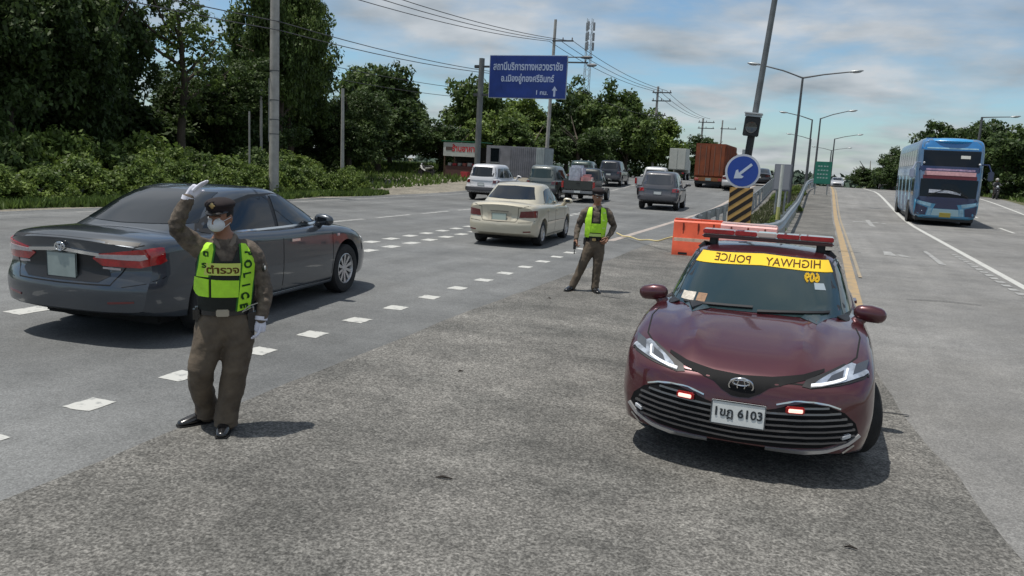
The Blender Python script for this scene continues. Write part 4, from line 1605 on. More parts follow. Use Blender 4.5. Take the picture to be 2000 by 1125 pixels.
def chevron():
    root = thing('striped_board', 'yellow and black diagonally striped hazard board at the median nose', 'hazard board', base(-1.97, 21.75))
    b = MB()
    b.bevbox((0, 0, 1.12), (.60, .025, .96), .004)
    bo = b.build('board', mat('hazard_yellow', (.50, .30, .09), .5, var=.12, vscale=5), root)
    st = MB()
    x0, x1, z0, z1 = -.295, .295, .645, 1.595
    k = -1.0
    m = MB()
    slope = .75
    c = z0 - .55
    while c < z1 + .6:
        # band between lines z = c + slope*(x-x0) and +h
        h = .125
        poly = []
        for (xa, off) in ((x0, 0), (x1, 0), (x1, h), (x0, h)):
            poly.append((xa, c + off + slope * (xa - x0)))

        def clip(P, f):
            out = []
            for i in range(len(P)):
                a, b_ = P[i], P[(i + 1) % len(P)]
                fa, fb = f(a), f(b_)
                if fa >= 0:
                    out.append(a)
                if fa * fb < 0:
                    t = fa / (fa - fb)
                    out.append((a[0] + (b_[0] - a[0]) * t, a[1] + (b_[1] - a[1]) * t))
            return out
        poly = clip(poly, lambda p: p[1] - z0)
        if len(poly) > 2:
            poly = clip(poly, lambda p: z1 - p[1])
        if len(poly) > 2:
            s = MB()
            s.prism(poly, .003, Matrix.Translation((0, -.0135, 0)) @ Matrix.Rotation(R(90), 4, 'X'))
            s.build('stripe', mat('hazard_black', (.012, .008, .006), .6), bo)
        c += .245
    p = MB()
    for sx in (-.15, .15):
        p.box((sx, .035, .8), (.05, .04, 1.65))
    p.build('post', M_GALV, root)
    root.rotation_euler = (0, 0, R(6))


chevron()

# plastic water barriers
M_ORNG = mat('orange_plastic', (.72, .11, .045), .45, var=.14, vscale=3, bump=.1, bscale=12)
M_PINK = mat('faded_pink_plastic', (.62, .30, .28), .5, var=.16, vscale=3)


def water_barrier(label, x, y, rz, m, w=1.15, group='plastic road barriers', top=None):
    root = thing('road_barrier', label, 'road barrier', base(x, y), rz, group)
    b = MB()
    prof = [(-.24, 0), (.24, 0), (.24, .16), (.15, .36), (.10, .78), (.06, .82), (-.06, .82), (-.10, .78), (-.15, .36), (-.24, .16)]
    b.prism(prof, w, Matrix.Translation((-w / 2, 0, 0)) @ Matrix.Rotation(R(90), 4, 'Z') @ Matrix.Rotation(R(90), 4, 'X'))
    bo = b.build('barrier_body', m, root, 25)
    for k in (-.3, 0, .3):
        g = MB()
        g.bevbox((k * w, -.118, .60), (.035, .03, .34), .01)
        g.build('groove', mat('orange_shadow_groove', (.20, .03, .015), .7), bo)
    t = MB()
    t.bevbox((0, 0, .835), (w * .98, .13, .05), .015)
    t.build('top_rib', top or m, bo)
    s = MB()
    for k in (-.28, .25):
        s.bevbox((k * w, -.235, .05), (.22, .02, .07), .008)
    s.build('fork_slot', M_BLACK, bo)
    bnd = MB()
    bnd.bevbox((0, -.158, .36), (w * .96, .012, .10), .003)
    bo2 = bnd.build('reflective_band', mat('pale_band', (.75, .52, .38), .5, var=.2, vscale=9), bo)
    bo2.rotation_euler = (0, 0, 0)
    return root


water_barrier('orange plastic water barrier left of the police car roof', -2.62, 19.0, R(8), M_ORNG)
water_barrier('pinkish plastic barrier standing right behind the police car light bar', -1.45, 18.75, R(-6), M_PINK, 1.25, top=mat('pale_pink_top', (.75, .55, .53), .5))

# yellow rope from the barrier to the lane edge
rp = MB()
pts = []
for i in range(25):
    t = i / 24
    x = -3.18 + (-5.45 + 3.18) * t
    y = 18.95 + (22.6 - 18.95) * t
    z = .06 + .34 * (1 - t) ** 2 * (1 - t) + .015 * math.sin(t * 20)
    pts.append((x, y, z))
rp.tube(pts, .018, 8)
o = rp.build('rope', mat('yellow_rope', (.60, .50, .25), .8), None, 60)
tag(o, 'pale yellow rope running from the orange barrier across the tarmac', 'rope')

# delineator pipe and grey board in the median
root = thing('marker_post', 'slim white marker pipe standing in the median grass', 'marker post', base(-1.20, 26))
b = MB()
b.tube([(0, 0, 0), (0, 0, 2.3)], .05, 12)
b.build('pipe', mat('marker_white', (.52, .54, .50), .6, var=.1, vscale=4), root)
b = MB()
b.tube([(0, 0, .3), (0, 0, 1.0)], .053, 12)
b.build('yellow_sleeve', mat('marker_yellow', (.45, .45, .16), .6), root)
root = thing('control_cabinet', 'grey metal cabinet on a post in the median behind the marker pipe', 'cabinet', base(-1.80, 40))
b = MB()
b.bevbox((0, 0, 1.85), (.78, .35, 1.25), .02)
bo = b.build('cabinet_body', mat('cabinet_grey', (.20, .21, .24), .6, var=.1, vscale=5), root)
b = MB()
b.bevbox((0, -.18, 1.85), (.68, .015, 1.12), .004)
b.build('cabinet_door', mat('cabinet_door_grey', (.24, .25, .28), .55), bo)
b = MB()
b.tube([(-.2, 0, 0), (-.2, 0, 1.25)], .05, 8)
b.tube([(.2, 0, 0), (.2, 0, 1.25)], .05, 8)
b.build('leg', M_GALV, root)
root = thing('direction_sign', 'small green direction sign in the median far down the road', 'road sign', base(-.06, 60))
b = MB()
b.bevbox((0, 0, 1.55), (1.10, .05, 1.55), .02)
bo = b.build('sign_panel', mat('sign_green', (.015, .16, .11), .5, var=.15, vscale=2), root)
b = MB()
for zz in (2.0, 1.72, 1.45, 1.2):
    for k in range(4):
        b.box((-.3 + k * .19 + random.uniform(-.02, .02), -.028, zz), (.12, .004, .09))
b.build('sign_lettering', mat('sign_print_pale', (.30, .42, .40), .6), bo)['kind'] = 'stuff'
b = MB()
for sx in (-.4, .4):
    b.tube([(sx, .06, 0), (sx, .06, 2.2)], .04, 8)
b.build('sign_post', M_GALV, root)


# big blue direction sign
def blue_sign():
    X0, Y0 = -20.35, 46
    g0 = gz(Y0)
    root = thing('road_sign', 'large blue overhead direction sign with white Thai writing on a roadside mast', 'road sign', (X0, Y0, g0))
    p = MB()
    p.tube([(0, 0, -.1), (0, 0, 4), (.03, 0, 8.0)], [.19, .18, .17], 16)
    p.build('mast', mat('mast_grey', (.15, .16, .16), .6, metal=.2, var=.15, vscale=2), root)
    for zz in (7.55, 5.85):
        a = MB()
        a.bevbox((.55, -.05, zz - .05), (1.7, .10, .12), .015)
        a.bevbox((-.25, 0, zz - .05), (.35, .25, .18), .02)
        a.build('bracket', mat('bracket_dark', (.05, .055, .06), .6), root)
    zc = 7.02 - g0
    zc = 7.03 - g0
    T = Matrix.Translation((3.18, -.18, zc)) @ Matrix.Rotation(R(7), 4, 'Z')
    T = Matrix.Translation((3.15, -.18, zc)) @ Matrix.Rotation(R(2), 4, 'Z')
    s = MB()
    s.bevbox((0, 0, 0), (4.95, .07, 2.55), .02, T)
    so = s.build('sign_edge', mat('sign_edge_white', (.42, .47, .56), .5), root)
    s = MB()
    s.bevbox((0, -.042, 0), (4.86, .02, 2.46), .004, T)
    s.build('sign_panel', mat('sign_panel_blue', (.010, .035, .20), .45, var=.18, vscale=1.2), so)
    tm = mat('sign_print_white', (.40, .47, .62), .5)
    TT = T @ Matrix.Rotation(R(90), 4, 'X')
    text_mesh('สถานีบริการทางหลวงราชัย', .50, tm, 'sign_lettering', so, TT @ Matrix.Translation((0, .58, .056)) @ Matrix.Diagonal((.84, 1.2, 1, 1)), .003, bold=.012)
    text_mesh('อ.เมืองอู่ทองศรีอินทร์', .46, tm, 'sign_lettering', so, TT @ Matrix.Translation((0, -.12, .056)) @ Matrix.Diagonal((.86, 1.15, 1, 1)), .003, bold=.012)
    text_mesh('1 กม.', .36, tm, 'sign_lettering', so, TT @ Matrix.Translation((.95, -.92, .056)), .003, bold=.008)
    ar = MB()
    ar.prism([(-.06, -.30), (.06, -.30), (.06, .05), (.17, .05), (0, .30), (-.17, .05), (-.06, .05)], .004, TT @ Matrix.Translation((1.75, -.82, .052)))
    ar.build('arrow', tm, so)
    bb = MB()
    for k in (-1.6, 0, 1.6):
        bb.box((k, .07, 0), (.08, .06, 2.4), T)
    bb.build('stiffener', M_GALV, so)


blue_sign()


# utility poles
def util_pole(label, x, y, h, r0, r1, arms=(), lean=(0, 0), group=None, square=False, name='utility_pole', m=None):
    root = thing(name, label, 'pole', base(x, y), 0, group)
    root.rotation_euler = (lean[1], lean[0], 0)
    b = MB()
    n = 4 if square else 12
    b.tube([(0, 0, -.1), (0, 0, h * .5), (0, 0, h)], [r0, (r0 + r1) / 2, r1], n)
    b.build('pole', m or M_CONC, root, 40 if not square else 20)
    for z, l0, l1, dy in arms:
        a = MB()
        a.bevbox(((l0 + l1) / 2, dy, z), (abs(l1 - l0), .10, .11), .01)
        ao = a.build('crossarm', M_DPOLE, root)
        k = 3 if abs(l1 - l0) > 1.4 else 2
        for i in range(k):
            xx = l0 + (l1 - l0) * (i + .15) / (k - .7)
            q = MB()
            q.lathe([(.02, 0), (.05, .03), (.03, .06), (.06, .09), (.03, .12), (.05, .16), (.02, .20)], 8, Matrix.Translation((xx, dy, z + .05)))
            q.build('insulator', M_INS, ao)
    return root


up = util_pole('tall grey concrete utility pole in the bushes behind the dark sedan', -21.85, 28, 11.5, .21, .17, [(9.2, -1.3, 1.3, -.16)], (R(0.3), 0), 'utility poles')
bd = MB()
for zz in (4.0, 5.2, 3.2, 2.6):
    bd.tube([(0, 0, zz), (0, 0, zz + .04)], .205, 12)
bd.build('strap', M_DPOLE, up)
st = MB()
st.box((-.16, -.12, 3.6), (.05, .05, 2.6))
st.build('conduit', M_GALV, up)
util_pole('thin grey concrete post left of the tall utility pole', -27.33, 34, 5.0, .095, .08, (), (0, 0), 'thin concrete posts', True, 'concrete_post')
util_pole('thin grey concrete post at the end of the bushes beside the side track', -22.76, 34.6, 5.15, .12, .085, (), (R(-.6), 0), 'thin concrete posts', True, 'concrete_post')
util_pole('slim weathered post among the bushes, leftmost of the thin posts', -24.2, 29.3, 3.6, .06, .05, (), (0, 0), 'thin concrete posts', True, 'concrete_post')
# electricity line along the road
util_pole('slender electricity pole rising behind the blue direction sign', -20.6, 60, 12.2, .16, .11, [(10.6, -.1, 1.6, -.14), (9.0, -.4, 2.9, -.14)], (R(.7), 0), 'utility poles')
lampB = MB()
util_pole('electricity pole with short crossarms above the trees, right of the mast tower', -16.15, 80, 9.0, .15, .11, [(8.4, -.5, 1.4, -.14), (7.6, -.5, 1.4, -.14), (6.2, -.1, 1.0, -.14)], (0, 0), 'utility poles')
util_pole('far electricity pole above the rust-coloured container, left one of two', -16.1, 112, 8.3, .16, .12, [(7.8, -.6, 1.6, -.14), (7.0, -.6, 1.6, -.14)], (0, 0), 'utility poles')
util_pole('far electricity pole above the rust-coloured container, right one of two', -14.2, 118, 8.6, .13, .10, [(7.4, -.2, 2.0, -.14)], (0, 0), 'utility poles')
util_pole('short far pole left of the blue sign mast above the trees', -34.0, 76, 9.0, .15, .11, [(8.4, -1.1, 1.1, -.14), (7.6, -1.0, 1.0, -.14)], (0, 0), 'utility poles')
# road lamp hanging from the pole by the blue sign
root = thing('street_lamp', 'roadside lamp head on a long arm between the blue sign and the mast tower', 'street lamp', (-20.35, 59.7, gz(60)))
b = MB()
b.tube([(.2, 0, 9.1), (1.2, 0, 9.35), (2.3, 0, 9.35)], .045, 8)
ao = b.build('arm', M_DPOLE, root)
b = MB()
b.ell((2.65, 0, 9.33), (.5, .16, .12), 14, 8)
b.build('lamp_head', M_DPOLE, ao, 50)


# wires
def wire(pts, sag, r, label, group='overhead wires'):
    b = MB()
    P = []
    for i in range(len(pts) - 1):
        a, c = Vector(pts[i]), Vector(pts[i + 1])
        n = 14
        for k in range(n if i < len(pts) - 2 else n + 1):
            t = k / n
            p = a.lerp(c, t)
            p.z -= sag * 4 * t * (1 - t)
            P.append(p)
    b.tube(P, r, 5)
    o = b.build('overhead_wire', mat('wire_black', (.05, .05, .055), .6), None, 60)
    tag(o, label, 'wire', group)


WL = 'black overhead wire strung between the roadside electricity poles on the left'
for dx, zz, q_ in ((-1.2, 9.45, 'left one of the upper three'), (0, 9.5, 'middle one of the upper three'), (1.2, 9.45, 'right one of the upper three')):
    wire([(-21.9 + dx * 1.0, -6, 9.9), (-21.85 + dx, 28, zz), (-20.3 + dx * .8 + .4, 60, 11.3), (-16.0 + dx * .6, 80, 9.6), (-15.9 + dx * .6, 112, 9.0)], .45, .022, 'black overhead wire along the road, ' + q_)
for dx, zz, q_ in ((.25, 7.2, 'upper'), (.28, 6.85, 'lower')):
    wire([(-21.9 + dx, -6, zz), (-21.85 + dx, 28, zz), (-20.4 + dx, 60, 8.6), (-16.0 + dx, 80, 7.0)], .5, .02, 'thin black cable, %s of the low pair crossing the left wood' % q_)
wire([(-34, 76, 9.0), (-36, 40, 8.6)], .4, .025, 'thin wire leading left from the short far pole')
wire([(-35, 76, 8.2), (-37, 40, 7.9)], .4, .025, 'lower thin wire leading left from the short far pole')


# lattice mast
def tower():
    x, y, h = -32.4, 110, 21.3
    root = thing('mast_tower', 'tall thin lattice telecom mast above the trees right of the blue sign', 'telecom mast', base(x, y))
    w = .42
    for sx in (-1, 1):
        for sy in (-1, 1):
            b = MB()
            b.tube([(sx * w, sy * w, 0), (sx * w * .8, sy * w * .8, h)], .04, 6)
            b.build('leg', M_GALV, root)
    br = MB()
    k = 0
    z = 0
    while z < h - .7:
        ww = w * (1 - .2 * z / h)
        for a, c in (((-1, -1), (1, -1)), ((1, -1), (1, 1)), ((1, 1), (-1, 1)), ((-1, 1), (-1, -1))):
            if k % 2:
                a, c = c, a
            br.tube([(a[0] * ww, a[1] * ww, z), (c[0] * ww, c[1] * ww, z + .7)], .02, 4)
        z += .7
        k += 1
    bo = br.build('bracing', M_GALV, root)
    bo['kind'] = 'stuff'
    an = MB()
    for zz in (20.3, 18.9, 17.6):
        for a in range(3):
            t = 2 * PI * a / 3 + .5
            an.bevbox((.62 * math.cos(t), .62 * math.sin(t), zz), (.22, .22, 1.1), .02)
    an.build('antenna_panels', mat('antenna_grey', (.22, .23, .25), .6), root)
    d = MB()
    d.ell((.7, -.3, 15.0), (.75, .25, .25), 14, 8)
    d.build('dish', mat('antenna_grey', (.22, .23, .25), .6), root)


tower()
# ------------------------------------------------------------------ big vehicles and the roadside
def rust_truck():
    root = thing('container_truck', 'truck carrying a rust-orange shipping container, beyond the dark grey SUV', 'truck', (-7.95, 60.5, gz(60.5) + .02), R(0))
    rust = mat('rust_container', (.26, .065, .022), .8, col2=(.15, .045, .022), vscale=1.2, bump=.3, bscale=8)
    b = MB()
    b.bevbox((0, 3.9, 2.02), (2.16, 7.6, 2.45), .02)
    co = b.build('container', rust, root)
    for sx in (-1, 1):
        for k in range(26):
            r_ = MB()
            r_.bevbox((sx * 1.095, .35 + k * .285, 2.02), (.035, .12, 2.25), .01)
            r_.build('rib', rust, co)
    for sx in (-1, 1):
        d = MB()
        d.bevbox((sx * .53, .06, 2.02), (1.02, .06, 2.30), .015)
        do = d.build('container_door', rust, co)
        for q in (-.22, .22):
            l_ = MB()
            l_.tube([(sx * .53 + q, .02, .95), (sx * .53 + q, .02, 3.1)], .02, 6)
            l_.build('lock_rod', mat('rod', (.20, .12, .09), .6), do)
    f = MB()
    f.bevbox((0, 3.9, .66), (1.0, 7.7, .22), .02)
    f.bevbox((0, -.02, .62), (2.1, .12, .28), .02)
    f.build('chassis', mat('chassis_orange', (.22, .09, .03), .7), root)
    for i, (n, c, m) in enumerate((('number_plate', 0, M_PLATEG), ('tail_light', -.85, M_RED), ('tail_light', .85, M_RED))):
        p = MB()
        p.bevbox((c, -.09, .62), (.42 if i == 0 else .26, .03, .2), .01)
        p.build(n, m, root)
    for yy in (1.0, 2.2, 6.8):
        for sx in (-1, 1):
            wheel_at(root, sx * .90, yy, .42, .34, sx, 0, 6, mat('truck_rim', (.25, .12, .06), .6))
    c = MB()
    c.bevbox((0, 8.8, 1.75), (2.2, 1.7, 2.2), .12)
    c.build('cab', mat('cab_orange', (.35, .12, .04), .4, coat=.5), root)
    m = MB()
    m.bevbox((0, .0, .38), (2.0, .04, .22), .01)
    m.build('mud_flap', M_BLACK, root)
    for sx in (-1, 1):
        wheel_at(root, sx * .9, 8.9, .42, .3, sx, 0, 6)
    return root


rust_truck()


def box_truck(label, x, y, w, l, z0, z1, colr):
    root = thing('box_truck', label, 'truck', (x, y, gz(y)))
    m = mat('box_white', colr, .6, var=.08, vscale=2)
    b = MB()
    b.bevbox((0, l / 2, (z0 + z1) / 2), (w, l, z1 - z0), .03)
    bo = b.build('cargo_box', m, root)
    for sx in (-1, 1):
        d = MB()
        d.bevbox((sx * w * .25, -.02, (z0 + z1) / 2), (w * .47, .03, (z1 - z0) * .93), .01)
        d.build('box_door', m, bo)
    c = MB()
    c.bevbox((0, l + .8, 1.25), (w * .92, 1.5, 1.5), .12)
    c.build('cab', m, root)
    f = MB()
    f.bevbox((0, l / 2 + .3, .62), (w * .6, l + 1, .2), .02)
    f.build('chassis', M_BLACK, root)
    for yy in (.9, l + .8):
        for sx in (-1, 1):
            wheel_at(root, sx * w * .42, yy, .36, .24, sx, 0, 6)
    for sx in (-1, 1):
        t = MB()
        t.bevbox((sx * w * .4, -.03, .66), (.2, .04, .12), .01)
        t.build('tail_light', M_RED, root)
    return root


box_truck('small white box truck far down the left carriageway beside the rust container', -13.0, 76, 1.55, 2.2, .95, 2.95, (.45, .46, .42))


def bus():
    W, H, L = 2.62, 3.98, 10.5
    zoff = .05
    root = thing('bus', 'blue double-decker coach coming towards the camera on the right carriageway', 'bus', (5.36, 41.0, gz(41) + .0), 0)
    blue = mat('bus_blue', (.012, .16, .42), .35, coat=.8, var=.08, vscale=1.5)
    lblue = mat('bus_light_blue', (.06, .27, .46), .35, coat=.8, var=.12, vscale=2)
    side = mat('bus_side', (.03, .12, .24), .4, coat=.4, col2=(.13, .18, .27), vscale=1.1)
    BG = mat('bus_windscreen', (.008, .012, .018), .08, spec=.25)
    navy = mat('bus_navy', (.012, .022, .075), .25, coat=.8)
    # shell: rounded section swept along y with a raked, rounded front
    n = 40
    vs, fs = [], []
    ys = [0, .02, .08, .18, .4, .9, 3, 6, 9, L - .2, L]
    rings = []
    for i, y in enumerate(ys):
        k = 1 - .10 * max(0, (.4 - y) / .4) ** 2
        k2 = 1 - .05 * max(0, (y - (L - .3)) / .3)
        for j in range(n):
            a = 2 * PI * j / n
            c, s = math.cos(a), math.sin(a)
            x = W / 2 * math.copysign(abs(c) ** (2 / 9), c) * k * k2
            z = .30 + (H - .30) / 2 + (H - .30) / 2 * math.copysign(abs(s) ** (2 / 9), s) * (1 - (1 - k) * .5)
            rake = .42 * max(0, (z - 1.5) / 2.5) ** 1.6 + .10 * max(0, (1.0 - z)) ** 2
            yy = y + rake * max(0, 1 - y / 3.0)
            vs.append((x, yy, z))
    for i in range(len(ys) - 1):
        for j in range(n):
            a, b = i * n + j, i * n + (j + 1) % n
            fs.append((a, b, b + n, a + n))
    # front cap, fanned through shrinking rings
    m0 = 0
    for kk in (.8, .55, .3, .1):
        st = len(vs)
        for j in range(n):
            x, y, z = vs[j]
            zz = 2.1 + (z - 2.1) * kk
            xx = x * kk
            rake = .42 * max(0, (zz - 1.5) / 2.5) ** 1.6 + .10 * max(0, (1.0 - zz)) ** 2
            vs.append((xx, -.06 * (1 - kk * kk) + rake, zz))
        for j in range(n):
            a, b = m0 + j, m0 + (j + 1) % n
            fs.append((b, a, st + j, st + (j + 1) % n))
        m0 = st
    fs.append(tuple(m0 + j for j in range(n)))
    fs.append(tuple((len(ys) - 1) * n + j for j in range(n)))
    me = bpy.data.meshes.new('body')
    me.from_pydata(vs, [], fs)
    me.update()
    bm = bmesh.new()
    bm.from_mesh(me)
    bmesh.ops.recalc_face_normals(bm, faces=bm.faces)
    bm.to_mesh(me)
    bvh = BVHTree.FromBMesh(bm)
    bm.free()
    link('body', me, side, root, 40)
    P = lambda nm, m, poly, off=.01, th=.03, mirr=False, ax='y', sg=-1: [patch(bvh, q, ax, sg, m, nm, root, off, th, .12) for q in ([poly] + ([mirror_poly(poly)] if mirr else []))][0]
    P('front_roof_panel', blue, [(-1.22, 3.45), (1.22, 3.45), (1.16, 3.90), (.9, 3.97), (-.9, 3.97), (-1.16, 3.90)])
    P('front_lower_panel', lblue, [(-1.25, .36), (1.25, .36), (1.25, 1.18), (.55, 1.05), (0, 1.0), (-.55, 1.05), (-1.25, 1.18)], .012)
    P('upper_windshield', BG, [(-1.10, 2.72), (1.10, 2.72), (1.12, 3.42), (-1.12, 3.42)], .015)
    P('front_band', navy, [(-1.22, 2.48), (1.22, 2.48), (1.20, 2.72), (-1.20, 2.72)], .012)
    P('destination_board', mat('bus_board', (.50, .28, .30), .5, var=.15, vscale=9), [(-1.0, 2.30), (1.0, 2.30), (1.0, 2.48), (-1.0, 2.48)], .03)
    P('red_band', mat('bus_dark_red', (.10, .012, .02), .4), [(-1.05, 2.14), (1.05, 2.14), (1.05, 2.30), (-1.05, 2.30)], .02)
    P('lower_windshield', BG, [(-1.10, 1.32), (1.10, 1.32), (1.12, 2.13), (-1.12, 2.13)], .015)
    pale = mat('bus_pale_livery', (.24, .42, .54), .4, coat=.5, var=.25, vscale=5)
    P('livery_flash', pale, [(.62, .86), (1.20, 1.02), (1.22, 1.14), (.58, 1.02)], .022, .02, True)
    P('livery_flash', pale, [(.56, .48), (.74, .48), (.68, .84), (.54, .80)], .022, .02, True)
    P('livery_stripe', mat('bus_pink_livery', (.32, .22, .34), .5, var=.4, vscale=7), [(-.95, 2.52), (.95, 2.52), (.95, 2.60), (-.95, 2.60)], .022, .02)
    P('roof_highlight', pale, [(-1.0, 3.50), (1.0, 3.50), (1.0, 3.56), (-1.0, 3.56)], .022, .02)
    P('front_mask', navy, [(-1.20, 1.15), (-.55, 1.02), (0, .97), (.55, 1.02), (1.20, 1.15), (1.12, 1.32), (-1.12, 1.32)], .016)
    P('dash_display', mat('dash_display', (.42, .44, .50), .6, var=.3, vscale=8), [(-.75, 1.50), (.0, 1.52), (.5, 1.44), (.5, 1.54), (0, 1.64), (-.75, 1.66)], .022, .01)
    P('paper_sign', mat('paper_pale', (.5, .5, .46), .7), [(.35, 3.08), (.72, 3.08), (.72, 3.22), (.35, 3.22)], .022, .01)
    P('wiper', M_BLACK, stroke([(-.8, 1.36), (-.1, 1.70)], .03), .03, .02, True)
    P('light_cluster', navy, [(-1.20, .50), (-.78, .48), (-.72, .82), (-1.18, .98)], .02, .02, True)
    P('bus_grille', navy, [(-.5, .80), (.5, .80), (.42, 1.0), (-.42, 1.0)], .02)
    P('bumper_panel', mat('bus_pale', (.36, .52, .58), .4), [(-.55, .48), (.55, .48), (.5, .78), (-.5, .78)], .022, .02)
    pl = P('number_plate', mat('bus_plate', (.42, .33, .06), .5), [(-.22, .42), (.22, .42), (.22, .62), (-.22, .62)], .04)
    hl = mat('headlamp_lit', (.9, .95, 1), .2, emit=(.8, .92, 1.0), emit_s=1.4)
    for sx in (-1, 1):
        b = MB()
        b.ell((sx * .93, .03, .68), (.085, .05, .085), 12, 8)
        b.build('headlight', hl, root, 60)
        b = MB()
        b.tube([(sx * 1.20, .25, 2.85), (sx * 1.40, -.15, 2.85), (sx * 1.52, -.22, 2.55)], .03, 8)
        b.bevbox((sx * 1.52, -.22, 2.35), (.22, .12, .42), .04)
        b.build('mirror', mat('bus_mirror', (.28, .32, .42), .4) if sx < 0 else navy, root)
        b = MB()
        b.ell((sx * 1.08, -.02, 2.85), .05, 8, 6)
        b.build('marker_lamp', M_CLEAR, root)
    # side glazing and doors: each pane its own
    for sg in (-1, 1):
        for k in range(8):
            y0 = 1.0 + k * 1.14
            patch(bvh, [(y0, 2.75), (y0 + 1.04, 2.75), (y0 + 1.04, 3.45), (y0, 3.45)], 'x', sg, BG, 'side_window', root, .01, .02, .3)
            if k not in (0,):
                patch(bvh, [(y0, 1.45), (y0 + 1.04, 1.45), (y0 + 1.04, 2.05), (y0, 2.05)], 'x', sg, BG, 'side_window', root, .01, .02, .3)
        patch(bvh, [(.45, 1.35), (1.55, 1.35), (1.55, 2.1), (.55, 2.1)], 'x', sg, M_GLASS, 'driver_window', root, .012, .02, .2)
        patch(bvh, [(.3, 2.25), (10.2, 2.25), (10.2, 2.6), (.4, 2.6)], 'x', sg, blue, 'side_stripe', root, .008, .02, .5)
        for k, (ya, za, zb) in enumerate(((1.8, 1.1, 2.2), (3.6, 1.0, 2.3), (5.6, 1.05, 2.25), (7.5, 1.0, 2.3))):
            patch(bvh, [(ya, .55), (ya + .5, .55), (ya + 1.3, 2.24), (ya + .9, 2.24)], 'x', sg, mat('bus_pale_livery', (.24, .42, .54)), 'livery_swoosh', root, .014, .02, .3)
        for k in range(5):
            y0 = 3.2 + k * .98
            patch(bvh, [(y0, .5), (y0 + .9, .5), (y0 + .9, 1.25), (y0, 1.25)], 'x', sg, mat('hatch', (.22, .27, .36), .5), 'luggage_door', root, .008, .02, .4)
        for yy in (2.2, 8.4):
            wheel_at(root, sg * 1.12, yy, .50, .32, sg, 0, 8)
            ar = MB()
            ar.lathe([(.50, .0), (.60, .0), (.60, .03), (.50, .03)], 24, Matrix.Translation((sg * 1.30, yy, .5)) @ Matrix.Rotation(R(90) * sg, 4, 'Y'))
            ar.build('wheel_arch', M_BLACK, root)
    ac = MB()
    ac.bevbox((0, 4, 3.99), (1.8, 2.6, .22), .06)
    ac.build('roof_unit', blue, root)
    nb = MB()
    nb.ell((0, .75, 3.86), (1.05, .55, .16), 18, 8)
    nb.build('roof_visor', mat('bus_sky_blue', (.03, .27, .58), .35, coat=.8), root, 60)
    u = MB()
    u.bevbox((0, 5, .32), (2.3, 9.6, .2), .03)
    u.build('underbody', M_BLACK, root)
    root.scale = (1.04, 1, 1.0)
    return root


bus()


# grey corrugated site container by the track
def site_container():
    root = thing('site_container', 'grey corrugated cabin container with a small dark window, parked under the trees', 'container', base(-20.4, 52.6), R(4))
    g = mat('container_grey', (.20, .20, .22), .6, var=.2, vscale=1.5)
    lt = mat('container_pale', (.36, .40, .40), .6, var=.15, vscale=1.5)
    b = MB()
    b.bevbox((0, 1.3, 1.55), (4.3, 2.5, 2.15), .02)
    bo = b.build('shell', g, root)
    for k in range(13):
        q = MB()
        q.bevbox((-.35 + k * .15, .04, 1.55), (.08, .05, 2.0), .01)
        q.build('corrugation', g, bo)
    for k in range(5):
        q = MB()
        q.bevbox((1.62 + k * .12, .04, 1.55), (.07, .05, 2.0), .01)
        q.build('corrugation', lt, bo)
    q = MB()
    q.bevbox((1.85, .052, 1.55), (.60, .02, 2.05), .005)
    q.build('pale_panel', lt, bo)
    for k in range(14):
        q = MB()
        q.bevbox((2.15, .2 + k * .17, 1.55), (.05, .09, 2.0), .01)
        q.build('corrugation', lt, bo)
    w = MB()
    w.bevbox((-1.50, .03, 1.95), (.62, .05, .95), .01)
    wo = w.build('window', M_GLASS, bo)
    w = MB()
    w.bevbox((-1.50, .02, 2.46), (.74, .06, .06), .01)
    w.bevbox((-1.50, .02, 1.44), (.74, .06, .06), .01)
    w.build('window_frame', M_GALV, wo)
    for sx in (-1.7, 1.7):
        for sy in (.4, 2.2):
            f = MB()
            f.bevbox((sx, sy, .23), (.3, .3, .50), .02)
            f.build('foot', M_CONC, root)


site_container()


